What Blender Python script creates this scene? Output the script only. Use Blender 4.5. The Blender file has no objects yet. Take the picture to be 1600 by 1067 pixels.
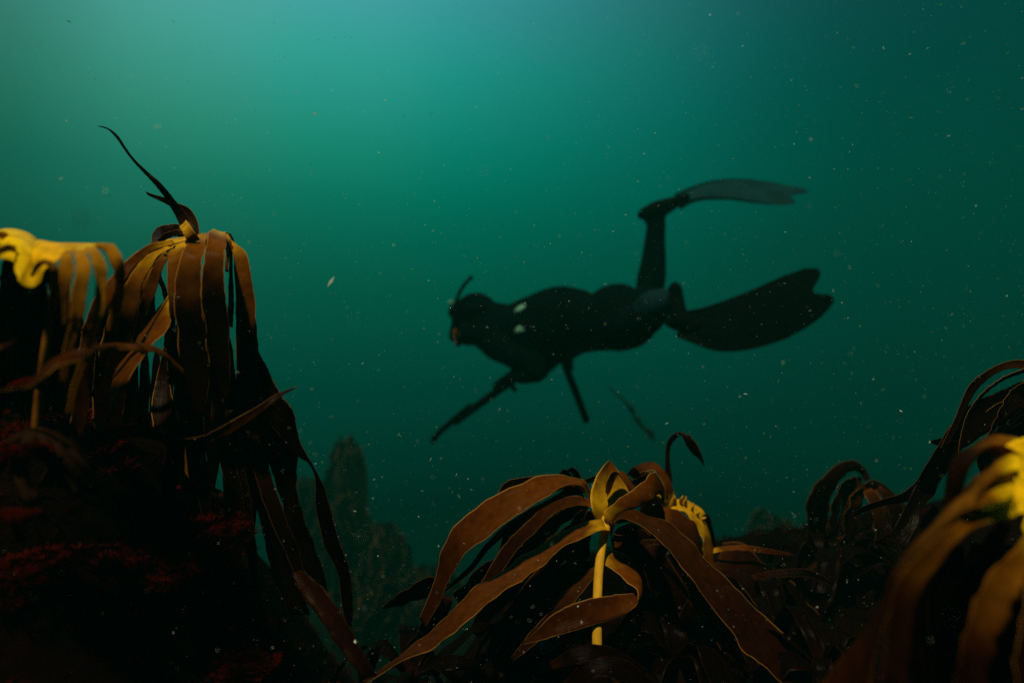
import bpy, bmesh, math, random
from mathutils import Vector, noise, Matrix
R = math.radians
S = bpy.context.scene
COL = S.collection
# ------------------------------------------------------------------ camera
PITCH = R(4)
CAM = Vector((0, 0, 1.3))
cd = bpy.data.cameras.new('camera'); cd.lens = 20; cd.sensor_width = 36
cd.clip_start = 0.01; cd.clip_end = 200
cd.dof.use_dof = True; cd.dof.focus_distance = 1.02; cd.dof.aperture_fstop = 1.55
cam = bpy.data.objects.new('camera', cd); COL.objects.link(cam)
cam.location = CAM; cam.rotation_euler = (math.pi/2 + PITCH, 0, 0)
S.camera = cam
FWD = Vector((0, math.cos(PITCH), math.sin(PITCH))); UPV = Vector((0, -math.sin(PITCH), math.cos(PITCH)))
def P(px, py, d):
    """photo pixel (1600x1067) and depth in metres -> point in the world"""
    return CAM + FWD*d + Vector(((px-800)/800*0.9*d, 0, 0)) + UPV*((533.5-py)/800*0.9*d)
# ------------------------------------------------------------------ world: light of open sea water by direction
w = bpy.data.worlds.new('World'); S.world = w; w.use_nodes = True
nt = w.node_tree; nt.nodes.clear()
def N(t, **k):
    n = nt.nodes.new(t)
    for a, b in k.items(): setattr(n, a, b)
    return n
def ramp(nt_, stops, interp='LINEAR'):
    r = nt_.nodes.new('ShaderNodeValToRGB'); e = r.color_ramp.elements
    r.color_ramp.interpolation = interp
    while len(e) < len(stops): e.new(0.5)
    for i, (p, c) in enumerate(stops):
        e[i].position = p; e[i].color = (*c, 1) if len(c) == 3 else c
    return r
tc = N('ShaderNodeTexCoord'); nrm = N('ShaderNodeVectorMath', operation='NORMALIZE')
nt.links.new(tc.outputs['Generated'], nrm.inputs[0])
sep = N('ShaderNodeSeparateXYZ'); nt.links.new(nrm.outputs[0], sep.inputs[0])
def M(op, a, b=None, c=None):
    n = N('ShaderNodeMath', operation=op)
    for i, v in enumerate((a, b, c)):
        if v is None: continue
        if isinstance(v, (int, float)): n.inputs[i].default_value = v
        else: nt.links.new(v, n.inputs[i])
    return n.outputs[0]
az = M('ARCTAN2', sep.outputs['X'], sep.outputs['Y'])
da = M('DIVIDE', M('ADD', az, .40), .62)
H = M('POWER', 2.71828, M('MULTIPLY', M('MULTIPLY', da, da), -1.0))
zz = M('ADD', sep.outputs['Z'], .3)          # elevation -0.3..0.7 -> 0..1
OPEN = ramp(nt, [(0, (0, .003, .002)), (.1, (0, .007, .005)), (.3, (0, .033, .0240)), (.45, (0, .053, .0385)), (.6, (0, .067, .053)), (.73, (.0005, .060, .055)), (.86, (.004, .052, .059)), (1, (.01, .06, .08))])
GLOW = ramp(nt, [(.1, (0, 0, 0)), (.3, (0, .010, .006)), (.45, (0, .036, .018)), (.6, (0, .105, .060)), (.68, (.003, .175, .112)), (.79, (.014, .262, .215)), (.86, (.036, .280, .275)), (1, (.08, .36, .42))])
nt.links.new(zz, OPEN.inputs[0]); nt.links.new(zz, GLOW.inputs[0])
SIDE = ramp(nt, [(0, (.60,)*3), (.10, (.72,)*3), (.20, (1,)*3), (.60, (1,)*3), (.82, (.64,)*3), (1, (.45,)*3)], 'EASE'); nt.links.new(M('MULTIPLY_ADD', az, .5, .5), SIDE.inputs[0])
gm = N('ShaderNodeVectorMath', operation='SCALE'); nt.links.new(GLOW.outputs[0], gm.inputs[0]); nt.links.new(H, gm.inputs['Scale'])
add = N('ShaderNodeVectorMath', operation='ADD'); nt.links.new(OPEN.outputs[0], add.inputs[0]); nt.links.new(gm.outputs[0], add.inputs[1])
WA = ramp(nt, [(0, (0,)*3), (.12, (.8,)*3), (.20, (1,)*3), (.36, (.25,)*3), (.46, (0,)*3)], 'EASE'); nt.links.new(M('MULTIPLY_ADD', az, .5, .5), WA.inputs[0])
WZ = ramp(nt, [(.3, (0, 0, 0)), (.6, (.012, .010, .005)), (.8, (.045, .022, .012)), (1, (.06, .03, .02))]); nt.links.new(zz, WZ.inputs[0])
wm = N('ShaderNodeVectorMath', operation='MULTIPLY'); nt.links.new(WA.outputs[0], wm.inputs[0]); nt.links.new(WZ.outputs[0], wm.inputs[1])
bg = N('ShaderNodeBackground'); mul = N('ShaderNodeVectorMath', operation='MULTIPLY'); nt.links.new(add.outputs[0], mul.inputs[0]); nt.links.new(SIDE.outputs[0], mul.inputs[1]); ad2 = N('ShaderNodeVectorMath', operation='ADD'); nt.links.new(mul.outputs[0], ad2.inputs[0]); nt.links.new(wm.outputs[0], ad2.inputs[1]); nt.links.new(ad2.outputs[0], bg.inputs[0]); bg.inputs[1].default_value = 1.35
ow = N('ShaderNodeOutputWorld'); nt.links.new(bg.outputs[0], ow.inputs[0])
# ------------------------------------------------------------------ sun
sd = bpy.data.lights.new('sun', 'SUN'); sd.energy = 5; sd.angle = R(3); sd.color = (1, .80, .46)
sun = bpy.data.objects.new('sun', sd); COL.objects.link(sun)
SUNV = Vector((-0.14, -0.44, 0.88)).normalized()
sun.rotation_euler = SUNV.to_track_quat('Z', 'Y').to_euler(); sun.location = (0, 0, 5)
# ------------------------------------------------------------------ view, render
S.view_settings.view_transform = 'Standard'; S.view_settings.look = 'None'
S.view_settings.exposure = 0; S.view_settings.gamma = 1
S.render.engine = 'CYCLES'
S.cycles.use_denoising = False
S.cycles.max_bounces = 6; S.cycles.volume_bounces = 1; S.cycles.transparent_max_bounces = 8
S.cycles.diffuse_bounces = 3; S.cycles.caustics_reflective = False; S.cycles.caustics_refractive = False
# ------------------------------------------------------------------ materials
def mat(name):
    m = bpy.data.materials.new(name); m.use_nodes = True
    t = m.node_tree; b = t.nodes['Principled BSDF']
    return m, t, b
def kelp_mat(name, c0, c1, c2, p1=.15, p2=.6, edge=(.30, .15, .03), edge_w=.07, transl=.35):
    """colour runs along the blade from its young base (c0) to its old tip (c2), with shade painted in for drapes; edge highlight painted as a thin pale rim"""
    m, t, b = mat(name)
    L = t.links.new; n = t.nodes.new
    uv = n('ShaderNodeUVMap'); sp = n('ShaderNodeSeparateXYZ'); L(uv.outputs[0], sp.inputs[0])
    nz = n('ShaderNodeTexNoise'); nz.inputs['Scale'].default_value = 14; nz.inputs['Detail'].default_value = 6
    gc = n('ShaderNodeTexCoord'); L(gc.outputs['Object'], nz.inputs['Vector'])
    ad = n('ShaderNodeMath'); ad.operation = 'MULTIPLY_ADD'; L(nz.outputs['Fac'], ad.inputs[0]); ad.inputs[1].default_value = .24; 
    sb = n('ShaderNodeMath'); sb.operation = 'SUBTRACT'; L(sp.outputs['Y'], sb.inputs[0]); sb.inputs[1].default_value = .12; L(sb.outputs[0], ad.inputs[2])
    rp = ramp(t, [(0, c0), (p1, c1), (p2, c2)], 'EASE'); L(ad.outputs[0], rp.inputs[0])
    # fine mottling
    n2 = n('ShaderNodeTexNoise'); n2.inputs['Scale'].default_value = 70; n2.inputs['Detail'].default_value = 5; L(gc.outputs['Object'], n2.inputs['Vector'])
    r2 = ramp(t, [(.3, (.62, .60, .55)), (.7, (1.25, 1.25, 1.2))]); L(n2.outputs['Fac'], r2.inputs[0])
    mu = n('ShaderNodeMixRGB'); mu.blend_type = 'MULTIPLY'; mu.inputs[0].default_value = .8; L(rp.outputs[0], mu.inputs[1]); L(r2.outputs[0], mu.inputs[2])
    # little pale epiphyte specks and worn spots
    vo = n('ShaderNodeTexVoronoi'); vo.inputs['Scale'].default_value = 120; L(gc.outputs['Object'], vo.inputs['Vector'])
    r3 = ramp(t, [(.0, (1, 1, 1)), (.10, (0, 0, 0))]); L(vo.outputs['Distance'], r3.inputs[0])
    n3 = n('ShaderNodeTexNoise'); n3.inputs['Scale'].default_value = 9; L(gc.outputs['Object'], n3.inputs['Vector'])
    r4 = ramp(t, [(.55, (0, 0, 0)), (.68, (.7, .7, .7))]); L(n3.outputs['Fac'], r4.inputs[0])
    mm = n('ShaderNodeMath'); mm.operation = 'MULTIPLY'; L(r3.outputs[0], mm.inputs[0]); L(r4.outputs[0], mm.inputs[1])
    mx = n('ShaderNodeMixRGB'); L(mm.outputs[0], mx.inputs[0]); L(mu.outputs[0], mx.inputs[1]); mx.inputs[2].default_value = (.30, .18, .07, 1)
    # rim: edge highlight painted in over the thinner, lighter blade edge
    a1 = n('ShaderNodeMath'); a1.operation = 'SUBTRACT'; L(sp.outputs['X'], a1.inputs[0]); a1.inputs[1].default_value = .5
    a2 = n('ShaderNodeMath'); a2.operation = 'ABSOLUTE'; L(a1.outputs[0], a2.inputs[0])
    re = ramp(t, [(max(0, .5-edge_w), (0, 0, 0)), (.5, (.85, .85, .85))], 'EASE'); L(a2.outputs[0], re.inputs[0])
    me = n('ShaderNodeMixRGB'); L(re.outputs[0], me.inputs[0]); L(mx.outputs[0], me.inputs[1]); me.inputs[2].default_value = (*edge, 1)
    L(me.outputs[0], b.inputs['Base Color'])
    b.inputs['Roughness'].default_value = .27; b.inputs['Specular IOR Level'].default_value = .5; b.inputs['IOR'].default_value = 1.075
    bp = n('ShaderNodeBump'); bp.inputs['Strength'].default_value = .35; bp.inputs['Distance'].default_value = .002
    n4 = n('ShaderNodeTexNoise'); n4.inputs['Scale'].default_value = 1; n4.inputs['Detail'].default_value = 4
    mp = n('ShaderNodeMapping'); mp.inputs['Scale'].default_value = (26, 5, 1); L(uv.outputs[0], mp.inputs[0]); L(mp.outputs[0], n4.inputs['Vector'])
    L(n4.outputs['Fac'], bp.inputs['Height']); L(bp.outputs[0], b.inputs['Normal'])
    tr = n('ShaderNodeBsdfTranslucent'); 
    hs = n('ShaderNodeHueSaturation'); hs.inputs['Value'].default_value = 1.25; hs.inputs['Saturation'].default_value = 1.1; L(me.outputs[0], hs.inputs['Color']); L(hs.outputs[0], tr.inputs[0])
    ms = n('ShaderNodeMixShader'); ms.inputs[0].default_value = transl
    L(b.outputs[0], ms.inputs[1]); L(tr.outputs[0], ms.inputs[2]); L(ms.outputs[0], t.nodes['Material Output'].inputs[0])
    return m
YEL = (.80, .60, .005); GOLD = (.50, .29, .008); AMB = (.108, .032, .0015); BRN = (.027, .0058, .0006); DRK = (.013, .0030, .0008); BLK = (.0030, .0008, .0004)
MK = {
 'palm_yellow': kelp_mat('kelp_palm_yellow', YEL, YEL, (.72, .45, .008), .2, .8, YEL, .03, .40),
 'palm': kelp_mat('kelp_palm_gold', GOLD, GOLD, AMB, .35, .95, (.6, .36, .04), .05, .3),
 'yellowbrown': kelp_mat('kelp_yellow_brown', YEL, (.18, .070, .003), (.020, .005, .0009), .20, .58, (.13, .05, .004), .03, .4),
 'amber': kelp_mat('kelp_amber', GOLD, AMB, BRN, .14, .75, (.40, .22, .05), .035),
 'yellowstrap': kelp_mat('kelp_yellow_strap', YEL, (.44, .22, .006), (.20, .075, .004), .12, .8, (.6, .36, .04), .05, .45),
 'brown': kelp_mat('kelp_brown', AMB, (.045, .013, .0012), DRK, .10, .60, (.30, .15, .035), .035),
 'amberdark': kelp_mat('kelp_amber_dark', GOLD, (.15, .050, .002), (.009, .002, .0006), .24, .56, (.48, .24, .04), .045),  # dark lower end paints in shade on the drapes, besides older blade brown
 'dark': kelp_mat('kelp_dark', (.035, .010, .002), DRK, BLK, .15, .6, (.12, .05, .014), .04),  # darker copy of the kelp, understory shade put into its colour
 'black': kelp_mat('kelp_black', DRK, BLK, BLK, .15, .6, (.02, .007, .002), .04, .2),  # near-black copy, deepest understory shade painted into the albedo
}
def simple(name, col, rough=.6, spec=.15, nscale=20, var=.35, bump=0., bscale=60, transl=0):
    m, t, b = mat(name); L = t.links.new; n = t.nodes.new
    g = n('ShaderNodeTexCoord'); z = n('ShaderNodeTexNoise'); z.inputs['Scale'].default_value = nscale; z.inputs['Detail'].default_value = 6
    L(g.outputs['Object'], z.inputs['Vector'])
    lo = tuple(c*(1-var) for c in col); hi = tuple(min(1, c*(1+var)) for c in col)
    r = ramp(t, [(.3, lo), (.7, hi)]); L(z.outputs['Fac'], r.inputs[0]); L(r.outputs[0], b.inputs['Base Color'])
    b.inputs['Roughness'].default_value = rough; b.inputs['Specular IOR Level'].default_value = .5; b.inputs['IOR'].default_value = 1.04 + .2*spec
    if bump:
        z2 = n('ShaderNodeTexNoise'); z2.inputs['Scale'].default_value = bscale; z2.inputs['Detail'].default_value = 8; L(g.outputs['Object'], z2.inputs['Vector'])
        bp = n('ShaderNodeBump'); bp.inputs['Strength'].default_value = .7; bp.inputs['Distance'].default_value = bump
        L(z2.outputs['Fac'], bp.inputs['Height']); L(bp.outputs[0], b.inputs['Normal'])
    if transl:
        tr = n('ShaderNodeBsdfTranslucent'); L(r.outputs[0], tr.inputs[0]); ms = n('ShaderNodeMixShader'); ms.inputs[0].default_value = transl
        L(b.outputs[0], ms.inputs[1]); L(tr.outputs[0], ms.inputs[2]); L(ms.outputs[0], t.nodes['Material Output'].inputs[0])
    return m
M_STIPE = simple('stipe_gold', (.40, .235, .018), .5, .2, 30, .25, .001, 90)
M_STIPE_D = simple('stipe_brown', (.15, .062, .006), .5, .2, 30, .3, .001, 90)
M_ROOT = simple('holdfast_brown', (.010, .004, .0015), .7, .1, 40, .4, .002)
M_ROCK = simple('rock_encrusted', (.0028, .0009, .0008), .9, .02, 6, .7, .02, 18)
M_SEABED = simple('seabed_silt', (.020, .018, .010), .95, .05, 3, .6, .03, 8)
M_RED = simple('red_algae', (.055, .0028, .0018), .7, .02, 9, .8, .0, 60, .35)
M_RED_B = simple('red_algae_bright', (.042, .002, .0012), .6, .03, 12, .6, .0, 60, .35)
M_TURF = simple('algae_turf', (.010, .0015, .001), .8, .02, 9, .7, .0, 60, .25)
M_DRIFT = simple('drift_weed', (.008, .012, .004), .8, .1)
M_FAR = kelp_mat('kelp_far', (.20, .19, .03), (.002, .0042, .0022), (.001, .0022, .0014), .07, .16, (.2, .13, .04), .04, .3)  # pale crown paints in the lit tops above a dark green body
M_SNOW = simple('marine_snow', (.55, .68, .62), .8, .1, 40, .2, 0, 60, .3)
M_SUIT = simple('neoprene_black', (.0008, .0028, .0032), .8, .02, 8, .3, .002, 40)
M_RUBBER = simple('rubber_black', (.0012, .0022, .0022), .7, .04, 20, .2)
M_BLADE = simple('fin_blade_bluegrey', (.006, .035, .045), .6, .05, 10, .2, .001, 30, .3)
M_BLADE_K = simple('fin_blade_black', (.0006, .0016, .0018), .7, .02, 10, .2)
M_SLEEVE = simple('neoprene_bluegrey', (.004, .016, .022), .7, .05, 14, .4, .001, 50)
M_SKIN = simple('skin', (.16, .055, .025), .55, .3, 30, .12)
M_PALE = simple('pale_patch', (.08, .22, .19), .7, .2, 60, .5)
M_METAL = simple('spear_dark_metal', (.002, .004, .004), .5, .1, 30, .2)
m, t, b = mat('mask_glass'); b.inputs['Base Color'].default_value = (.01, .03, .03, 1); b.inputs['Roughness'].default_value = .08; M_GLASS = m
# ------------------------------------------------------------------ object helpers
def empty(name, loc, label, cat, group=None, kind=None):
    o = bpy.data.objects.new(name, None); COL.objects.link(o); o.location = loc; o.empty_display_size = .05
    return tag(o, label, cat, group, kind)
def tag(o, label=None, cat=None, group=None, kind=None):
    if label: o['label'] = label
    if cat: o['category'] = cat
    if group: o['group'] = group
    if kind: o['kind'] = kind
    return o
def wloc(o):
    v = Vector((0, 0, 0))
    while o: v = v + o.location; o = o.parent
    return v
def link(name, me, m, parent=None):
    if m: me.materials.append(m)
    o = bpy.data.objects.new(name, me); COL.objects.link(o)
    if parent:
        o.parent = parent
        off = wloc(parent)
        if off.length > 0: me.transform(Matrix.Translation(-off))
    return o
def mesh_from(verts, faces, uvs=None, smooth=True):
    me = bpy.data.meshes.new('m'); me.from_pydata([tuple(v) for v in verts], [], faces)
    if uvs:
        ul = me.uv_layers.new(name='UVMap')
        for lp in me.loops: ul.data[lp.index].uv = uvs[lp.vertex_index]
    if smooth: me.polygons.foreach_set('use_smooth', [True]*len(me.polygons))
    me.update(); return me
def cr(pts, seg):
    """Catmull-Rom through a list of Vectors (or tuples of floats)"""
    out = []; n = len(pts)
    for i in range(n-1):
        p0 = pts[i-1] if i else pts[0]*2 - pts[1]
        p1, p2 = pts[i], pts[i+1]
        p3 = pts[i+2] if i+2 < n else pts[-1]*2 - pts[-2]
        for k in range(seg):
            u = k/seg
            out.append(0.5*((2*p1) + (p2-p0)*u + (2*p0-5*p1+4*p2-p3)*u*u + (3*p1-p0-3*p2+p3)*u*u*u))
    out.append(pts[-1].copy()); return out
def sheet_data(PL, PR, cup=.10, ruffle=.10, thick=.0014, across=8, seed=0, v0=0., v1=1., wav=1.0, rag=1.0):
    rnd = random.Random(seed); ph = rnd.uniform(0, 9); ph2 = rnd.uniform(0, 9)
    n = len(PL); V = []; U = []
    C = [(PL[i]+PR[i])/2 for i in range(n)]
    s = [0]
    for i in range(1, n): s.append(s[-1] + (C[i]-C[i-1]).length)
    T = max(s[-1], 1e-6)
    mw = max((PR[i]-PL[i]).length for i in range(n))
    lastn = None
    for i in range(n):
        wv = PR[i]-PL[i]; wl = max(wv.length, 1e-5)
        tg = C[min(n-1, i+1)] - C[max(0, i-1)]
        nn = wv.cross(tg)
        if nn.length < 1e-9: nn = lastn or Vector((0, -1, 0))
        nn.normalize()
        if lastn is not None and nn.dot(lastn) < -.2: pass
        lastn = nn
        for side in (0, 1):
            for j in range(across+1):
                u = j/across; e = abs(2*u-1)
                x = s[i]/mw
                off = cup*wl*(1-e*e) - cup*wl*.4
                q = PL[i]*(1-u) + PR[i]*u
                off += ruffle*wl*(e**3)*(math.sin(x*6.0+ph+(2.1 if u > .5 else 0)) + .6*math.sin(x*11.3+ph2+(1.3 if u > .5 else 0)))*.5*wav
                off += .05*rag*wl*noise.noise(q*28+Vector((seed, 0, 0)))
                th = thick*(1-.75*e**4)
                # ragged outline
                ek = 5 if u > .5 else 0
                q = q + wv*rag*((u-.5)*(.09*noise.noise(Vector((x*2.3, seed*3.1, ek))) + .07*noise.noise(Vector((x*7.7, seed*1.7, ek)))) + .13*min(1, x)*noise.noise(Vector((x*.55, seed*5.3, 2))))
                q = q + nn*(off + (th/2 if side == 0 else -th/2))
                V.append(q); U.append((u, v0+(v1-v0)*s[i]/T))
    F = []; w_ = across+1
    def idx(i, side, j): return i*2*w_ + side*w_ + j
    for i in range(n-1):
        for j in range(across):
            F.append((idx(i, 0, j), idx(i, 0, j+1), idx(i+1, 0, j+1), idx(i+1, 0, j)))
            F.append((idx(i, 1, j), idx(i+1, 1, j), idx(i+1, 1, j+1), idx(i, 1, j+1)))
        F.append((idx(i, 0, 0), idx(i+1, 0, 0), idx(i+1, 1, 0), idx(i, 1, 0)))
        F.append((idx(i, 0, across), idx(i, 1, across), idx(i+1, 1, across), idx(i+1, 0, across)))
    for i in (0, n-1):
        for j in range(across):
            f = (idx(i, 0, j), idx(i, 1, j), idx(i, 1, j+1), idx(i, 0, j+1)); F.append(f if i == 0 else f[::-1])
    return V, F, U
_seed = [0]
def strap(parent, secs, m='brown', name='blade', seg=7, **k):
    """secs: (xL,yL,xR,yR,dL[,dR]) traced edge points and their depths"""
    _seed[0] += 1
    PL = cr([P(q[0], q[1], q[4]) for q in secs], seg); PR = cr([P(q[2], q[3], q[5] if len(q) > 5 else q[4]) for q in secs], seg)
    V, F, U = sheet_data(PL, PR, seed=_seed[0], **k)
    return link(name, mesh_from(V, F, U), MK[m] if isinstance(m, str) else m, parent)
def edges(A, B, D, D2=None):
    """zip of left edge points, right edge points, depths"""
    D2 = D2 or D
    n = len(A)
    def dd(Dq, i):
        if len(Dq) == n: return Dq[i]
        x = i/(n-1)*(len(Dq)-1); a = int(min(x, len(Dq)-2)); return Dq[a] + (Dq[a+1]-Dq[a])*(x-a)
    return [(A[i][0], A[i][1], B[i][0], B[i][1], dd(D, i), dd(D2, i)) for i in range(n)]
def cstrap(parent, pts, m='dark', name='blade', tilt=.3, **k):
    """pts: (x,y,width_px,d) centre line; width laid across the direction of travel, one edge nearer by tilt*width"""
    A = []; n = len(pts)
    for i, (x, y, w_, d) in enumerate(pts):
        a = pts[max(0, i-1)]; b_ = pts[min(n-1, i+1)]
        tx, ty = b_[0]-a[0], b_[1]-a[1]; l = math.hypot(tx, ty) or 1
        nx, ny = -ty/l*w_/2, tx/l*w_/2
        dz = tilt*w_*.0011*d
        A.append((x+nx, y+ny, x-nx, y-ny, d-dz, d+dz))
    return strap(parent, A, m, name, **k)
def tube_data(pts, rad, sides=14, up=Vector((0, 0, 1)), rad2=None, close=True):
    V = []; F = []; n = len(pts); ref = None
    for i in range(n):
        tg = (pts[min(n-1, i+1)] - pts[max(0, i-1)]).normalized()
        if ref is None:
            ref = up if abs(tg.dot(up)) < .9 else Vector((1, 0, 0))
            a = tg.cross(ref).normalized()
        else:
            a = (a - tg*a.dot(tg)).normalized()
        b_ = tg.cross(a)
        for j in range(sides):
            an = 2*math.pi*j/sides
            r2 = rad2[i] if rad2 else rad[i]
            V.append(pts[i] + a*math.cos(an)*rad[i] + b_*math.sin(an)*r2)
    for i in range(n-1):
        for j in range(sides):
            k = (j+1) % sides
            F.append((i*sides+j, i*sides+k, (i+1)*sides+k, (i+1)*sides+j))
    if close:
        F.append(tuple(range(sides))[::-1]); F.append(tuple((n-1)*sides+j for j in range(sides)))
    return V, F
def merge(parts):
    V = []; F = []; U = []
    for p in parts:
        o = len(V); V += p[0]; F += [tuple(i+o for i in f) for f in p[1]]
        if len(p) > 2: U += p[2]
    return (V, F, U) if U else (V, F)
def tube(parent, name, pts, rad, m, seg=6, **k):
    pp = cr([Vector((*p, r)) if False else Vector(p) for p in pts], seg)
    rr = cr([Vector((r, 0)) for r in rad], seg); rr = [v[0] for v in rr]
    V, F = tube_data(pp, rr, **k)
    return link(name, mesh_from(V, F), m, parent)
def stipe(parent, pts, m=M_STIPE, name='stipe'):
    """pts: (x,y,width_px,d)"""
    return tube(parent, name, [P(x, y, d) for x, y, w_, d in pts], [w_*.9/800*d/2 for x, y, w_, d in pts], m)
def holdfast(parent, base, r=.05, seed=1):
    rnd = random.Random(seed); parts = []
    for k in range(12):
        a = k*2.4+rnd.random(); q = [base + Vector((0, 0, .03)), base + Vector((math.cos(a)*r*.4, math.sin(a)*r*.4, .02)),
             base + Vector((math.cos(a)*r*.9, math.sin(a)*r*.9, -.005)), base + Vector((math.cos(a+.3)*r*1.3, math.sin(a+.3)*r*1.3, -.04))]
        parts.append(tube_data(cr(q, 4), [.009-.0004*i for i in range(13)], 7))
    return link('holdfast', mesh_from(*merge(parts)), M_ROOT, parent)
# ------------------------------------------------------------------ seabed and reef (one sheet of terrain)
def g(x, s): return math.exp(-.5*(x/s)**2)
def sstep(a, b, x):
    t_ = max(0, min(1, (x-a)/(b-a))); return t_*t_*(3-2*t_)
def f0(y): return sstep(3, 6, y)
def height(x, y):
    near = .70 + .50*g(x+1.0, .36)*g(y-.95, .50) + .20*g(x+.60, .13)*g(y-.95, .25) + .20*g(x+1.7, .6)*g(y-1.1, .8)
    near += .10*g(x-1.15, .5)*g(y-1.75, .35) + .25*g(x-1.9, .5)*g(y-1.4, .6) - .10*g(x, .5)*g(y, .5)
    far = -.75 - .30*max(0, y-3)**.9 - .12*abs(x)*f0(y)
    f = sstep(1.75+.25*math.sin(x*1.3+.5), 3.1, y)
    near += .16*g(x-.142, .07)*g(y-.955, .05)
    # gully left of centre
    gl = g(x+.36, .20)*sstep(1.0, 1.45, y)*.5 + g(x+.25, .25)*g(y-.9, .3)*.06
    z = near*(1-f) + far*f - gl*(1-f)
    q = Vector((x, y, 0))
    z += .055*noise.noise(q*2.1) + .035*noise.noise(q*5.3) + .018*noise.noise(q*13) + .008*noise.noise(q*31)
    z += f*.25*noise.noise(q*.7)
    return z
def axis(a, b, fine_a, fine_b, fs, cs):
    out = []; x = a
    while x < b:
        out.append(x); 
        dd = max(0, fine_a-x, x-fine_b); x += fs + min(cs-fs, dd*.12)
    out.append(b); return out
xs = axis(-13, 13, -1.9, 2.2, .022, .6); ys = axis(-1.5, 16, .1, 2.6, .022, .6)
V = [(x, y, height(x, y)) for y in ys for x in xs]; nx = len(xs)
F = [(j*nx+i, j*nx+i+1, (j+1)*nx+i+1, (j+1)*nx+i) for j in range(len(ys)-1) for i in range(nx-1)]
o = link('seabed', mesh_from(V, F), M_ROCK); tag(o, 'dark rocky seabed and reef crusted with algae', None, None, 'structure')
def ground(x, y): return Vector((x, y, height(x, y)))
# ------------------------------------------------------------------ algae tufts
def leaf_clump(c, r, h, n, rnd, wid=.008, lean=.6, up=Vector((0, 0, 1))):
    V = []; F = []
    for k in range(n):
        a = rnd.uniform(0, 6.283); rr = r*math.sqrt(rnd.random())
        b0 = c + Vector((math.cos(a)*rr*.5, math.sin(a)*rr*.5, -.004))
        d = Vector((math.cos(a)*lean*rr/r, math.sin(a)*lean*rr/r, 1)).normalized()
        hh = h*rnd.uniform(.5, 1.1); sd_ = Vector((-math.sin(a+rnd.uniform(-1, 1)), math.cos(a), rnd.uniform(-.3, .3))).normalized()*wid*rnd.uniform(.5, 1.2)
        bend = Vector((rnd.uniform(-.4, .4), rnd.uniform(-.4, .4), rnd.uniform(-.5, .1)))*hh
        o_ = len(V)
        m1 = b0 + d*hh*.5 + bend*.15; m2 = b0 + d*hh*.8 + bend*.55; tp = b0 + d*hh + bend
        V += [b0-sd_*.4, b0+sd_*.4, m1-sd_, m1+sd_, m2-sd_*.8, m2+sd_*.8, tp]
        F += [(o_, o_+1, o_+3, o_+2), (o_+2, o_+3, o_+5, o_+4), (o_+4, o_+5, o_+6)]
    return V, F
rnd = random.Random(5)
parts = []
for k in range(3300):
    x = rnd.uniform(-1.75, 2.8); y = rnd.uniform(.35, 2.3)
    if abs(x) < .3 and y < .6: continue
    q = ground(x, y); parts.append(leaf_clump(q, rnd.uniform(.02, .045), rnd.uniform(.012, .034), 18, rnd, .0016, .9))
o = link('algae_turf', mesh_from(*merge(parts), smooth=False), M_TURF); tag(o, 'short dark red algal turf covering the reef rock', 'turf', None, 'stuff')
parts = []
for k in range(420):
    x = rnd.gauss(-1.0, .28); y = rnd.gauss(.95, .28)
    if y < .45 or x > -.3: continue
    parts.append(leaf_clump(ground(x, y), rnd.uniform(.02, .05), rnd.uniform(.012, .034), 80, rnd, .0015, 1.4))
o = link('red_seaweed', mesh_from(*merge(parts), smooth=False), M_RED); tag(o, 'feathery dark red seaweed carpeting the mound below the left kelps', 'seaweed', None, 'stuff')
# ------------------------------------------------------------------ KELP 1: blurred yellow kelp at far left
b0 = P(56, 690, .66)
k1 = empty('kelp', b0, 'bright yellow kelp with hooked stalk at the left edge, out of focus', 'kelp')
stipe(k1, [(54, 690, 11, .66), (60, 620, 10.5, .66), (68, 560, 10.5, .655), (77, 500, 11, .65), (84, 455, 11, .60), (87, 430, 11, .575), (80, 414, 10, .57), (69, 409, 9, .57), (58, 416, 8, .58), (50, 431, 5, .60)], M_STIPE_D)
strap(k1, edges([(-40, 368), (-12, 362), (12, 358), (32, 357), (50, 365), (72, 377), (97, 383), (124, 384), (146, 381)],
               [(-40, 402), (-12, 396), (22, 396), (42, 418), (50, 434), (62, 414), (84, 404), (102, 393), (150, 386)],
               [.70, .70, .72, .74, .74, .74, .72, .70, .68], [.62, .62, .61, .60, .60, .60, .61, .63, .67]), 'palm_yellow', 'frond_base', rag=.15, seg=8, across=14, cup=.10, ruffle=.03, thick=.002)
E = lambda *a, **k: edges(*a, **k)
strap(k1, E([(104, 390), (97, 400), (93, 421), (95, 447), (98, 475), (98, 510)], [(117, 386), (112, 398), (117, 421), (109, 450), (108, 478), (103, 510)], [.61, .58, .57, .57, .575, .58]), 'yellowstrap', ruffle=.05)
strap(k1, E([(116, 386), (116, 400), (119, 421), (112, 457), (111, 489), (109, 510), (98, 550), (95, 600)], [(137, 384), (136, 398), (141, 421), (137, 457), (132, 492), (126, 512), (112, 555), (104, 600)], [.62, .585, .57, .57, .57, .575, .58, .59, .60]), 'yellowstrap', ruffle=.05)
strap(k1, E([(128, 385), (138, 395), (146, 414), (150, 435), (150, 460), (146, 490), (136, 520), (129, 550), (112, 600), (104, 650)], [(146, 381), (156, 394), (167, 414), (168, 435), (167, 460), (162, 490), (150, 520), (142, 550), (124, 600), (114, 650)], [.63, .59, .58, .58, .58, .58, .59, .60, .61, .62]), 'yellowstrap', ruffle=.06)
strap(k1, E([(142, 381), (160, 380), (177, 383), (188, 395), (194, 412), (196, 440), (190, 480), (180, 520)], [(146, 388), (158, 390), (166, 397), (173, 410), (178, 428), (178, 450), (172, 480), (166, 520)], [.68, .66, .64, .63, .63, .64, .65, .66]), 'yellowstrap', ruffle=.04)
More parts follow.
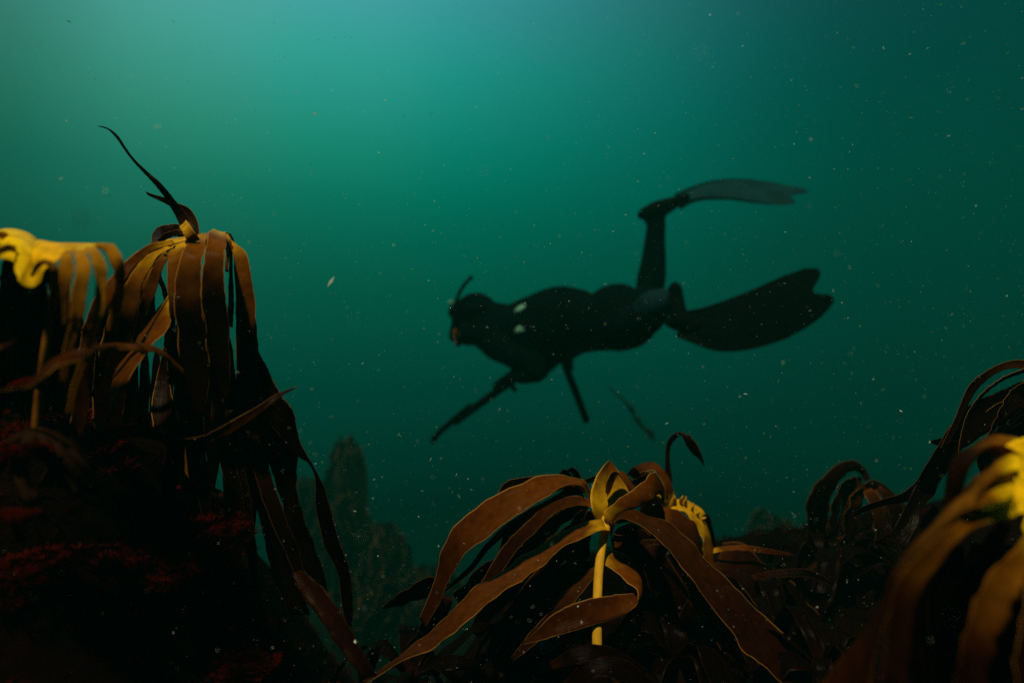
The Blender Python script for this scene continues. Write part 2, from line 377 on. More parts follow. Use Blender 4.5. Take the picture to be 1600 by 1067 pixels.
# left-hand and hanging dark straps
strap(k1, E([(25, 372), (5, 362), (-20, 365), (-40, 380)], [(25, 384), (5, 374), (-15, 380), (-30, 398)], [.66, .64, .62, .6]), 'yellowstrap')
strap(k1, E([(24, 384), (8, 382), (-8, 392), (-25, 420), (-35, 470)], [(26, 396), (10, 394), (-2, 402), (-10, 430), (-18, 475)], [.62, .6, .58, .57, .56]), 'amber')
strap(k1, E([(14, 392), (4, 415), (0, 450), (-2, 500), (5, 560), (8, 620)], [(30, 396), (26, 420), (24, 455), (24, 500), (24, 560), (18, 620)], [.64, .66, .67, .68, .69, .70]), 'dark')
strap(k1, E([(28, 398), (20, 430), (20, 470), (26, 520), (30, 580), (34, 640)], [(44, 424), (48, 445), (46, 480), (52, 530), (50, 590), (44, 640)], [.62, .66, .68, .69, .70, .71]), 'dark')
strap(k1, E([(52, 430), (44, 470), (46, 520), (40, 580), (30, 640)], [(70, 420), (76, 470), (78, 520), (66, 580), (50, 640)], [.63, .70, .72, .73, .74]), 'black')
strap(k1, E([(66, 416), (76, 450), (80, 480), (79, 520), (77, 560), (74, 620)], [(84, 408), (97, 446), (110, 474), (112, 508), (101, 550), (92, 610)], [.63, .68, .70, .70, .71, .72]), 'dark')
strap(k1, E([(56, 424), (58, 432), (66, 440), (82, 446), (98, 452)], [(60, 414), (66, 424), (76, 430), (90, 438), (100, 446)], [.62, .64, .66, .68, .70]), 'dark')
cstrap(k1, [(-12, 450, 20, .55), (-4, 520, 24, .56), (2, 590, 22, .57), (-2, 650, 16, .58)], 'brown')
cstrap(k1, [(-20, 550, 14, .55), (8, 540, 5, .56), (27, 532, 2, .57)], 'brown')
cstrap(k1, [(35, 470, 14, .76), (32, 520, 18, .77), (40, 580, 16, .78), (46, 640, 10, .78)], 'dark')
for i, (x, w_) in enumerate([(6, 20), (22, 18), (62, 22), (88, 16), (104, 18), (124, 18)]):
    cstrap(k1, [(x, 440, w_*.5, .80), (x-4, 500, w_*1.2, .82), (x+3, 560, w_*1.7, .84), (x-6, 620, w_*1.8, .85), (x-14, 700, w_*1.6, .86), (x-18, 760, w_*.6, .86)], 'black')
holdfast(k1, b0 + Vector((0, 0, -.02)), .05, 3)
# ------------------------------------------------------------------ KELP 2: big brown draped kelp on the left
b0 = P(300, 760, 1.02)
k2 = empty('kelp', b0, 'large brown kelp with a crown of long draped straps on the left mound', 'kelp')
stipe(k2, [(300, 760, 20, 1.02), (298, 640, 18, 1.01), (292, 520, 17, 1.0), (290, 430, 18, .98), (288, 390, 18, .95)], M_STIPE_D)
strap(k2, E([(248, 384), (262, 376), (290, 372), (325, 364), (352, 368)], [(262, 392), (272, 388), (292, 386), (322, 384), (356, 386)], [.97, .98, .99, .98, .97], [.90, .89, .88, .88, .90]), 'palm', 'frond_base', rag=.15, across=12, ruffle=.04, thick=.002)
f = dict(ruffle=.05, cup=.08)
strap(k2, E([(273, 382), (265, 392), (262, 410), (262, 450), (266, 490), (268, 530), (272, 600), (280, 650)], [(296, 376), (288, 386), (283, 405), (277, 440), (274, 480), (276, 530), (288, 600), (302, 655)], [.93, .89, .87, .86, .86, .87, .88, .89]), 'amberdark', **f)
strap(k2, E([(304, 366), (297, 374), (289, 388), (281, 412), (275, 442), (273, 480), (276, 530), (283, 600), (292, 655)], [(324, 366), (321, 375), (320, 390), (318, 412), (316, 440), (317, 480), (322, 530), (330, 580), (322, 650)], [.94, .89, .86, .845, .84, .84, .85, .86, .87]), 'amberdark', **f)
strap(k2, E([(334, 358), (325, 364), (320, 385), (318, 412), (316, 440), (317, 480), (321, 530), (325, 570), (322, 592)], [(353, 364), (352, 372), (350, 390), (350, 420), (352, 450), (356, 490), (359, 540), (360, 600), (352, 650)], [.95, .89, .855, .84, .835, .84, .85, .86, .88]), 'amberdark', **f)
strap(k2, E([(350, 366), (357, 385), (358, 420), (357, 460), (356, 510)], [(357, 366), (363, 386), (364, 430), (366, 470), (364, 512)], [.93, .92, .92, .93, .94]), 'amber', **f)
strap(k2, E([(340, 366), (351, 380), (352, 400), (352, 424)], [(352, 362), (357, 378), (358, 400), (357, 426)], [.98, 1.0, 1.0, 1.0]), 'palm', **f)
cstrap(k2, [(350, 365, 4, .95), (360, 368, 4, .96), (367, 384, 3, .95)], 'brown')
strap(k2, E([(360, 386), (364, 400), (367, 440), (369, 480), (369, 540), (370, 600), (372, 660), (376, 730), (380, 800)], [(368, 382), (384, 395), (391, 425), (397, 460), (401, 500), (402, 545), (406, 590), (412, 650), (414, 720)], [.93, .91, .90, .90, .90, .91, .92, .93, .95]), 'amberdark', v0=.10, **f)
# left group
strap(k2, E([(268, 375), (235, 382), (215, 394), (194, 412), (169, 440), (149, 463), (138, 490), (130, 520), (125, 550), (120, 610), (112, 660)], [(274, 381), (240, 392), (222, 407), (205, 423), (190, 445), (175, 468), (160, 500), (152, 540), (146, 600), (138, 660), (126, 700)], [.90, .86, .84, .82, .80, .79, .79, .80, .81, .83, .85]), 'amber', **f)
strap(k2, E([(262, 381), (238, 394), (216, 414), (200, 438), (186, 462), (172, 492), (162, 520), (152, 560), (148, 620), (150, 680)], [(274, 385), (252, 398), (241, 416), (231, 440), (221, 465), (214, 490), (210, 520), (206, 560), (200, 620), (190, 680)], [.91, .88, .87, .86, .86, .86, .87, .88, .89, .9]), 'amberdark', **f)
strap(k2, E([(266, 383), (255, 395), (241, 415), (229, 440), (220, 462), (212, 490), (200, 530), (192, 580)], [(276, 386), (264, 401), (256, 420), (249, 442), (239, 467), (232, 492), (222, 515), (208, 580)], [.92, .91, .90, .90, .90, .91, .92, .94]), 'amber', **f)
cstrap(k2, [(256, 400, 7, .98), (248, 428, 8, .98), (256, 452, 8, .98), (263, 480, 9, .98)], 'black')
cstrap(k2, [(238, 460, 8, .97), (236, 490, 12, .97), (226, 520, 11, .97), (222, 560, 12, .97)], 'black')
strap(k2, E([(264, 460), (241, 490), (221, 520), (210, 540), (197, 556), (181, 580), (173, 608), (170, 640), (159, 668)], [(266, 498), (258, 512), (245, 532), (233, 552), (213, 572), (200, 595), (186, 620), (176, 645), (162, 668)], [.89, .88, .87, .86, .85, .84, .83, .82, .81], [.85, .83, .81, .80, .79, .78, .78, .79, .80]), 'amber', v0=.06, v1=.5, ruffle=.02, cup=-.03)
strap(k2, E([(270, 508), (262, 530), (262, 560), (264, 600)], [(274, 516), (279, 540), (281, 566), (284, 610)], [.90, .89, .89, .90]), 'amber', v0=.05, v1=.5)
strap(k2, E([(256, 540), (248, 580), (240, 610), (236, 640), (240, 668)], [(260, 545), (264, 588), (268, 615), (274, 640), (282, 660)], [.97, .96, .94, .92, .90]), 'amberdark', v0=.5, v1=.8, ruffle=.02)
for q in ([(262, 384, 8, .92), (228, 402, 16, .90), (196, 440, 20, .885), (168, 490, 20, .88), (158, 545, 18, .88), (150, 620, 12, .89)],
          [(266, 388, 8, .94), (250, 405, 14, .93), (228, 445, 18, .925), (206, 500, 20, .925), (190, 560, 20, .93), (186, 640, 12, .94)],
          [(254, 383, 8, .88), (215, 400, 12, .85), (180, 436, 15, .83), (156, 480, 16, .82), (140, 540, 16, .82), (128, 600, 14, .83), (110, 660, 6, .85)],
          [(350, 372, 8, .95), (372, 396, 15, .94), (380, 450, 20, .94), (384, 520, 22, .945), (394, 600, 20, .95), (410, 680, 12, .95)],
          [(300, 372, 10, .90), (297, 400, 18, .87), (290, 460, 22, .868), (294, 540, 22, .87), (306, 620, 18, .88), (300, 700, 8, .9)]):
    cstrap(k2, q, 'amberdark', ruffle=.06)
# top curls
strap(k2, E([(236, 380), (238, 366), (248, 355), (262, 350), (276, 350), (290, 356)], [(262, 384), (258, 376), (262, 370), (270, 368), (280, 370), (290, 376)], [.92, .96, .99, 1.0, 1.0, .98]), 'brown', ruffle=.02)
cstrap(k2, [(282, 362, 8, .90), (262, 368, 10, .90), (248, 378, 9, .90)], 'amber')
strap(k2, E([(281, 354), (286, 364), (291, 374), (293, 384)], [(291, 345), (299, 354), (306, 364), (312, 374)], [.90, .875, .87, .88]), 'palm', ruffle=.02)
strap(k2, E([(291, 345), (296, 347), (303, 352)], [(299, 366), (306, 362), (308, 364)], [.90, .92, .94]), 'amber', ruffle=.02)
strap(k2, E([(282, 356), (272, 335), (260, 313), (243, 291), (223, 269), (206, 250), (193, 233), (181, 216), (170, 204), (161, 200), (153, 198)], [(300, 352), (288, 332), (270, 308), (250, 285), (228, 266), (209, 247), (196, 230), (184, 212), (172, 202), (162, 198), (153, 197)], [.94, .94, .93, .92, .92, .91, .9, .9, .9, .9, .9]), 'dark', ruffle=.02)
strap(k2, E([(230, 304), (236, 308), (252, 315), (268, 324), (282, 335), (294, 350), (300, 370)], [(227, 299), (240, 304), (255, 308), (272, 316), (292, 324), (308, 342), (312, 366)], [.96, .96, .96, .97, .97, .96, .94]), 'brown', ruffle=.02, v0=1, v1=.1)
# stray straps
strap(k2, E([(288, 590), (268, 566), (245, 552), (215, 547), (180, 545), (155, 545), (130, 556), (100, 570), (76, 577), (58, 592), (46, 603), (20, 610), (-5, 612)], [(284, 574), (262, 556), (240, 543), (212, 536), (185, 536), (155, 541), (128, 546), (108, 549), (82, 562), (62, 583), (48, 598), (24, 606), (-5, 610)], [.80, .77, .74, .70, .66, .61, .56, .54, .53, .53, .53, .53, .53], [.83, .80, .78, .74, .70, .65, .60, .58, .56, .55, .54, .53, .53]), 'amber', v0=.15, v1=.7, ruffle=.08)
strap(k2, E([(466, 603), (432, 616), (400, 636), (360, 658), (320, 679), (280, 684), (230, 668), (180, 666), (120, 680)], [(464, 605), (440, 620), (404, 648), (360, 678), (310, 692), (270, 692), (220, 684), (180, 690), (120, 712)], [.86, .84, .82, .80, .78, .77, .76, .76, .76]), 'brown', v0=.5, v1=.25, ruffle=.06)
cstrap(k2, [(108, 507, 4, .74), (122, 513, 3, .74), (145, 521, 2.5, .74), (155, 528, 1, .74)], 'black')
# right trailing straps
strap(k2, E([(380, 520), (388, 560), (398, 600), (412, 640), (432, 672), (452, 698), (470, 714), (482, 724), (492, 745), (494, 790), (508, 850), (528, 890), (536, 945), (540, 975)], [(402, 520), (404, 548), (419, 577), (434, 608), (452, 630), (463, 655), (470, 690), (488, 724), (506, 760), (519, 800), (531, 842), (548, 890), (553, 945), (550, 980)], [.97, .95, .94, .93, .92, .92, .91, .9, .90, .90, .9, .9, .9, .9]), 'dark', ruffle=.05, v0=.3)
strap(k2, E([(392, 610), (402, 660), (420, 720), (440, 780), (452, 830), (472, 880), (496, 930), (512, 960)], [(428, 610), (450, 660), (466, 710), (464, 750), (472, 790), (488, 840), (508, 900), (518, 960)], [.96, .96, .95, .95, .94, .94, .93, .93]), 'black')
strap(k2, E([(372, 640), (384, 720), (400, 800), (424, 880), (452, 960)], [(404, 640), (420, 720), (440, 800), (464, 880), (484, 960)], [.98, .98, .97, .97, .96]), 'black')
strap(k2, E([(455, 895), (475, 930), (500, 965), (530, 1010), (570, 1060)], [(470, 890), (505, 915), (530, 950), (560, 1000), (590, 1055)], [.86, .84, .82, .8, .78]), 'black', v0=0, v1=.1)
for i, x in enumerate(range(142, 400, 20)):
    r_ = random.Random(i*7+1); w_ = r_.uniform(16, 26); d_ = 1.0 + r_.uniform(-.03, .08); a_ = (x-275)*.25
    y0 = 500 + abs(x-275)*.35 + r_.uniform(-10, 20)
    if 195 < x < 262: y0 += 45
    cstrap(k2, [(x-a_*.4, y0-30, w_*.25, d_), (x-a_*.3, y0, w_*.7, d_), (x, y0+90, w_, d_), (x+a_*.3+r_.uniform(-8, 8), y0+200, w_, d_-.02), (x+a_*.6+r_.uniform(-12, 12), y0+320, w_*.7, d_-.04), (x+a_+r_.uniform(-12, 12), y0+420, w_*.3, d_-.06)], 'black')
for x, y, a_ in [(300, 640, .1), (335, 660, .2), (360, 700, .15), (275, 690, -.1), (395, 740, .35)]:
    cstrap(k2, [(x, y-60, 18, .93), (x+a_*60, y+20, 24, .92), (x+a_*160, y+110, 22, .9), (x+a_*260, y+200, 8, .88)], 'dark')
holdfast(k2, b0 + Vector((0, 0, -.03)), .08, 4)
# ------------------------------------------------------------------ KELP 3: centre kelp with golden stalk
b0 = P(934, 1060, .94)
k3 = empty('kelp', b0, 'golden stalked kelp with wide drooping amber straps in the middle', 'kelp')
stipe(k3, [(934, 1060, 16, .94), (933, 1024, 16, .95), (933, 960, 15, .99), (935, 900, 14.5, 1.04), (940, 855, 14, 1.08), (945, 830, 15, 1.10), (948, 810, 18, 1.12)])
strap(k3, E([(938, 834), (931, 815), (923, 795), (921, 775), (926, 752), (938, 733), (951, 719)], [(954, 830), (966, 812), (984, 800), (996, 782), (990, 762), (970, 742), (955, 722)], [1.12, 1.11, 1.10, 1.11, 1.13, 1.16, 1.19], [1.13, 1.13, 1.14, 1.16, 1.18, 1.19, 1.20]), 'palm', 'frond_base', rag=.15, across=14, ruffle=.03, cup=-.12, thick=.002)
strap(k3, E([(942, 800), (958, 788), (977, 771), (1000, 756), (1018, 738), (1022, 736)], [(949, 819), (972, 803), (1000, 790), (1018, 780), (1032, 769), (1036, 764)], [1.10, 1.09, 1.09, 1.10, 1.13, 1.16]), 'amber', v0=-.02, v1=.55)
strap(k3, E([(1019, 738), (1008, 740), (996, 746), (984, 752)], [(1034, 766), (1016, 762), (1002, 764), (990, 768)], [1.15, 1.18, 1.2, 1.2]), 'dark')
strap(k3, E([(946, 768), (950, 752), (956, 741), (964, 738), (972, 748), (982, 768)], [(949, 776), (957, 764), (968, 738), (978, 742), (988, 756), (997, 764)], [1.11, 1.10, 1.10, 1.10, 1.09, 1.09], [1.13, 1.14, 1.15, 1.15, 1.13, 1.11]), 'amber', v0=0, v1=.5, ruffle=.02)
strap(k3, E([(951, 819), (935, 812), (905, 820), (870, 838), (822, 868), (780, 900), (740, 925), (710, 953), (680, 983), (650, 1003), (620, 1028), (576, 1058), (540, 1085)], [(954, 830), (936, 829), (910, 841), (870, 866), (830, 899), (782, 932), (745, 961), (711, 990), (680, 1011), (650, 1024), (622, 1036), (578, 1064), (541, 1088)], [1.12, 1.10, 1.09, 1.08, 1.06, 1.04, 1.02, 1.0, .98, .95, .92, .89, .86], [1.09, 1.055, 1.03, 1.0, .98, .96, .94, .92, .91, .9, .89, .87, .85]), 'amber', ruffle=.03, v0=0, v1=.75, cup=.06)
strap(k3, E([(924, 768), (914, 754), (896, 748), (870, 745), (832, 750), (782, 770), (740, 798), (706, 830), (692, 862), (684, 892), (674, 925), (655, 965)], [(922, 786), (910, 763), (892, 758), (866, 774), (820, 799), (790, 819), (760, 843), (728, 866), (712, 892), (700, 915), (686, 945), (664, 980)], [1.12, 1.09, 1.10, 1.10, 1.08, 1.07, 1.06, 1.05, 1.05, 1.05, 1.05, 1.05], [1.11, 1.05, 1.03, 1.01, 1.0, 1.0, 1.0, 1.0, 1.01, 1.02, 1.03, 1.04]), 'amber', ruffle=.03, v0=.03, v1=.8)
strap(k3, E([(908, 764), (890, 760), (866, 775), (820, 800), (790, 820), (760, 848), (738, 878), (716, 900), (692, 924)], [(915, 784), (906, 774), (880, 778), (848, 794), (803, 826), (766, 856), (744, 884), (720, 906), (692, 926)], [1.06, 1.06, 1.06, 1.05, 1.04, 1.04, 1.03, 1.03, 1.03]), 'brown', ruffle=.02)
strap(k3, E([(905, 752), (870, 744), (830, 744), (800, 749), (782, 762), (776, 785)], [(900, 764), (868, 758), (832, 758), (806, 766), (794, 780), (792, 800)], [1.2, 1.19, 1.18, 1.17, 1.17, 1.17]), 'brown')
strap(k3, E([(941, 868), (928, 876), (896, 878), (872, 887), (848, 905), (815, 940), (785, 985), (770, 1040)], [(944, 882), (930, 890), (905, 893), (890, 905), (880, 935), (858, 980), (832, 1030), (815, 1075)], [1.13, 1.13, 1.14, 1.16, 1.18, 1.19, 1.19, 1.18], [1.10, 1.08, 1.08, 1.09, 1.10, 1.11, 1.11, 1.10]), 'brown', ruffle=.03)
strap(k3, E([(950, 856), (973, 861), (992, 876), (1003, 900), (1000, 922), (978, 928), (948, 931), (905, 940), (868, 957), (840, 985), (816, 1004)], [(941, 879), (964, 892), (982, 902), (996, 916), (998, 936), (990, 950), (964, 965), (926, 977), (884, 989), (850, 1000), (818, 1007)], [1.14, 1.13, 1.11, 1.08, 1.04, 1.005, .985, .98, .975, .98, .98], [1.07, 1.05, 1.03, 1.01, .99, .98, .975, .965, .955, .95, .96]), 'amber', ruffle=.03, v0=.05, v1=.9)
strap(k3, E([(955, 846), (956, 826), (966, 814), (985, 815), (1010, 828), (1028, 845), (1054, 876), (1080, 905), (1115, 955), (1154, 1006), (1190, 1040), (1240, 1085)], [(953, 830), (963, 806), (990, 797), (1012, 804), (1044, 820), (1068, 838), (1099, 868), (1123, 897), (1155, 925), (1190, 956), (1235, 1004), (1280, 1055)], [1.11, 1.06, 1.03, 1.01, .99, .98, .97, .96, .95, .94, .93, .92], [1.12, 1.10, 1.09, 1.08, 1.07, 1.06, 1.05, 1.04, 1.03, 1.02, 1.0, .98]), 'brown', ruffle=.03, v0=.02, v1=.7, cup=.06)
strap(k3, E([(955, 846), (968, 822), (990, 818), (1012, 832), (1024, 846)], [(958, 856), (985, 850), (1005, 845), (1018, 846), (1028, 850)], [1.15, 1.16, 1.17, 1.17, 1.16]), 'brown', v0=.2)
cstrap(k3, [(958, 851, 8, 1.14), (990, 850, 12, 1.12), (1032, 846, 8, 1.12)], 'brown')
strap(k3, E([(1000, 842), (1030, 900), (1060, 960), (1090, 1030), (1100, 1080)], [(1020, 840), (1055, 890), (1090, 950), (1130, 1020), (1150, 1080)], [1.22, 1.2, 1.18, 1.15, 1.12]), 'dark')
strap(k3, E([(1075, 935), (1062, 960), (1052, 1000), (1050, 1040)], [(1082, 945), (1076, 970), (1070, 1010), (1072, 1050)], [1.15, 1.16, 1.17, 1.18]), 'dark')
# further straps filling the crown
for q, mm in (([(945, 812, 10, 1.14), (925, 822, 16, 1.15), (890, 850, 22, 1.15), (850, 895, 24, 1.15), (808, 950, 24, 1.14), (770, 1010, 16, 1.12), (745, 1050, 5, 1.11)], 'brown'),
              ([(928, 790, 8, 1.13), (905, 782, 14, 1.16), (868, 792, 18, 1.17), (830, 822, 20, 1.17), (790, 868, 20, 1.16), (758, 918, 16, 1.15), (738, 960, 5, 1.14)], 'brown'),
              ([(958, 838, 10, 1.14), (985, 848, 18, 1.13), (1015, 880, 22, 1.12), (1040, 930, 24, 1.11), (1058, 990, 22, 1.10), (1070, 1060, 12, 1.09)], 'brown'),
              ([(960, 812, 10, 1.15), (1000, 812, 16, 1.17), (1045, 850, 20, 1.17), (1085, 910, 22, 1.16), (1130, 980, 20, 1.14), (1165, 1040, 8, 1.13)], 'dark'),
              ([(938, 885, 8, 1.06), (915, 905, 18, 1.05), (880, 945, 22, 1.03), (840, 990, 20, 1.01), (800, 1030, 6, 1.0)], 'brown')):
    cstrap(k3, q, mm, tilt=-.5, ruffle=.05)
# dark straps behind, to the left
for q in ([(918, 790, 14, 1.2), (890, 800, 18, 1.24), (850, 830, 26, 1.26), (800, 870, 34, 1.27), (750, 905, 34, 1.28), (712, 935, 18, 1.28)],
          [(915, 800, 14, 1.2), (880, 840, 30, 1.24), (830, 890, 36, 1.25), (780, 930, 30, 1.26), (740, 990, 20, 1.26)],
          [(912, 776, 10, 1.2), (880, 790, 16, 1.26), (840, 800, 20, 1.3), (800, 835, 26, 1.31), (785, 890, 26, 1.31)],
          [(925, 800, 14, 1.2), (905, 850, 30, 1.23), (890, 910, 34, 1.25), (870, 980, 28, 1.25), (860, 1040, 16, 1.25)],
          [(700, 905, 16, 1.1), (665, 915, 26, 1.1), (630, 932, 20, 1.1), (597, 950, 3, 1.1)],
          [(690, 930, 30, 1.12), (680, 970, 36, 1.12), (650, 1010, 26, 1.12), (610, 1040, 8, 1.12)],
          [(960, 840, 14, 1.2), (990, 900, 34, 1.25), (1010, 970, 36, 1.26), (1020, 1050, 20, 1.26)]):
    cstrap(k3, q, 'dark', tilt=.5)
for q in ([(905, 765, 10, 1.27), (890, 745, 10, 1.28), (881, 736, 8, 1.28), (876, 742, 7, 1.28)], [(912, 770, 12, 1.26), (903, 745, 11, 1.27), (893, 734, 9, 1.27), (886, 737, 4, 1.27)],
          [(955, 745, 6, 1.22), (930, 747, 8, 1.24), (905, 757, 7, 1.25)]):
    cstrap(k3, q, 'dark')
holdfast(k3, b0 + Vector((0, 0, -.02)), .05, 5)
for q in ([(860, 1040, 12, .86), (900, 1024, 26, .85), (940, 1024, 30, .85), (990, 1044, 24, .86), (1030, 1080, 8, .86)], [(880, 1080, 20, .84), (920, 1048, 30, .83), (965, 1044, 34, .83), (1010, 1070, 24, .83), (1040, 1100, 8, .84)]): cstrap(k3, q, 'black', tilt=.4)
# ------------------------------------------------------------------ KELP 4: second kelp close behind, with spiny golden base
b0 = P(1030, 960, 1.38)
k4 = empty('kelp', b0, 'smaller kelp with a spiny golden base and upright curled strap behind the middle kelp', 'kelp')
stipe(k4, [(1030, 960, 16, 1.38), (1032, 900, 15, 1.38), (1034, 840, 15, 1.38), (1038, 800, 15, 1.37)], M_ROOT)
strap(k4, E([(1022, 800), (1018, 782), (1020, 765), (1026, 752), (1036, 742)], [(1046, 800), (1052, 790), (1054, 775), (1052, 762), (1048, 752)], [1.33, 1.32, 1.33, 1.35, 1.38]), 'palm', 'frond_base', rag=.15, ruffle=.03, thick=.002)
strap(k4, E([(985, 732), (1003, 723), (1025, 724), (1042, 740), (1051, 762), (1052, 785)], [(1000, 742), (1012, 734), (1024, 735), (1034, 746), (1040, 766), (1040, 788)], [1.38, 1.38, 1.37, 1.36, 1.35, 1.34], [1.32, 1.31, 1.3, 1.3, 1.3, 1.31]), 'amber', v0=.6, v1=0, ruffle=.02)
strap(k4, E([(992, 742), (1008, 736), (1024, 742), (1036, 756), (1044, 775)], [(996, 762), (1008, 752), (1020, 756), (1028, 766), (1036, 782)], [1.31, 1.3, 1.3, 1.3, 1.31]), 'brown', v0=.6, v1=0, ruffle=.02)
strap(k4, E([(984, 735), (990, 728), (998, 736), (1006, 748)], [(978, 745), (984, 742), (992, 750), (998, 758)], [1.26, 1.25, 1.25, 1.25]), 'dark')
strap(k4, E([(1042, 775), (1040, 745), (1039, 715), (1042, 692), (1052, 678), (1062, 675), (1072, 678), (1080, 680)], [(1050, 775), (1050, 745), (1046, 715), (1049, 697), (1057, 685), (1064, 680), (1070, 686), (1074, 692)], [1.36, 1.36, 1.36, 1.36, 1.35, 1.35, 1.34, 1.33]), 'dark', ruffle=.02, v0=0, v1=.5)
strap(k4, E([(1064, 677), (1078, 680), (1088, 692), (1096, 710), (1101, 728)], [(1066, 682), (1072, 694), (1082, 708), (1092, 718), (1100, 729)], [1.34, 1.33, 1.32, 1.31, 1.31]), 'dark', ruffle=.12, v0=.3)
strap(k4, E([(1010, 770), (1026, 776), (1036, 795), (1036, 812)], [(998, 800), (1012, 812), (1022, 818), (1032, 822)], [1.26, 1.25, 1.25, 1.26]), 'black')
strap(k4, E([(1036, 792), (1060, 796), (1080, 809), (1093, 830), (1099, 862)], [(1040, 812), (1052, 830), (1068, 850), (1082, 868), (1094, 884)], [1.30, 1.29, 1.28, 1.28, 1.28], [1.26, 1.25, 1.25, 1.25, 1.26]), 'brown', v0=.02, v1=.6)
strap(k4, E([(1044, 784), (1060, 776), (1082, 786), (1103, 803), (1112, 828), (1117, 856), (1120, 880)], [(1038, 796), (1060, 798), (1080, 810), (1092, 830), (1098, 852), (1102, 872), (1106, 890)], [1.38, 1.38, 1.37, 1.36, 1.35, 1.34, 1.33], [1.31, 1.31, 1.30, 1.30, 1.30, 1.30, 1.30]), 'palm', v0=.05, v1=1.1)
for x, y, dx, dy in ((1055, 786, -1, -12), (1071, 790, 1, -15), (1080, 800, 4, -14), (1087, 806, 7, -9), (1096, 812, 7, -4), (1064, 784, 3, -10)):
    tube(k4, 'spine', [P(x, y, 1.335), P(x+dx*.5, y+dy*.5, 1.32), P(x+dx, y+dy, 1.315)], [.005, .0035, .0008], M_STIPE, sides=7)
strap(k4, E([(1092, 808), (1106, 804), (1113, 822), (1117, 838), (1119, 850)], [(1096, 818), (1100, 822), (1104, 836), (1109, 848), (1113, 856)], [1.34, 1.33, 1.33, 1.33, 1.33]), 'black', ruffle=.2)
cstrap(k4, [(1108, 862, 8, 1.33), (1135, 857, 7, 1.32), (1165, 856, 8, 1.32), (1200, 861, 7, 1.33), (1240, 867, 3, 1.35)], 'amber', tilt=.4, ruffle=.02)
cstrap(k4, [(1120, 870, 40, 1.34), (1160, 890, 60, 1.3), (1210, 930, 60, 1.25), (1260, 980, 40, 1.2)], 'dark', tilt=.8)
cstrap(k4, [(1170, 905, 10, 1.3), (1210, 896, 12, 1.28), (1260, 895, 12, 1.27), (1300, 912, 6, 1.26)], 'dark', tilt=.4, ruffle=.02)
holdfast(k4, b0 + Vector((0, 0, -.03)), .07, 6)
# ------------------------------------------------------------------ KELP 5: dark dome right of centre
b0 = P(1335, 890, 1.75)
k5 = empty('kelp', b0, 'dark domed kelp on the reef ridge right of centre', 'kelp')
stipe(k5, [(1335, 890, 14, 1.75), (1336, 830, 13, 1.75), (1340, 780, 13, 1.75), (1345, 755, 12, 1.74)], M_ROOT)
strap(k5, E([(1262, 880), (1261, 830), (1263, 790), (1273, 762), (1292, 738), (1316, 722), (1336, 720), (1352, 732), (1360, 748)], [(1296, 880), (1296, 830), (1298, 795), (1304, 770), (1312, 752), (1324, 740), (1336, 736), (1346, 742), (1350, 752)], [1.70, 1.68, 1.67, 1.67, 1.68, 1.7, 1.73, 1.75, 1.75]), 'dark', v0=1, v1=.1)
strap(k5, E([(1308, 870), (1312, 830), (1320, 795), (1332, 770), (1350, 756), (1366, 750), (1384, 758), (1402, 776)], [(1330, 870), (1332, 830), (1336, 800), (1344, 782), (1356, 770), (1368, 766), (1382, 772), (1394, 786)], [1.66, 1.64, 1.63, 1.63, 1.64, 1.66, 1.68, 1.7]), 'dark', v0=1, v1=.1)
cstrap(k5, [(1340, 748, 10, 1.72), (1322, 755, 12, 1.70), (1305, 790, 14, 1.69), (1296, 840, 14, 1.69)], 'brown', tilt=.6)
cstrap(k5, [(1352, 762, 10, 1.6), (1340, 775, 16, 1.58), (1330, 800, 20, 1.56), (1322, 850, 18, 1.56)], 'brown', tilt=.6)
cstrap(k5, [(1355, 765, 12, 1.6), (1368, 790, 20, 1.58), (1376, 830, 22, 1.57), (1372, 870, 16, 1.57)], 'brown', tilt=.6)
cstrap(k5, [(1372, 762, 10, 1.66), (1395, 790, 20, 1.64), (1402, 830, 24, 1.63), (1400, 870, 16, 1.63)], 'dark')
cstrap(k5, [(1360, 752, 8, 1.72), (1385, 768, 10, 1.7), (1410, 795, 14, 1.68), (1430, 830, 14, 1.66)], 'dark')
cstrap(k5, [(1345, 745, 8, 1.8), (1328, 770, 16, 1.82), (1320, 820, 20, 1.83), (1318, 870, 18, 1.83)], 'black')
cstrap(k5, [(1300, 865, 20, 1.6), (1330, 850, 24, 1.58), (1370, 845, 20, 1.57), (1410, 858, 10, 1.57)], 'dark', tilt=1)
holdfast(k5, b0 + Vector((0, 0, -.03)), .08, 7)
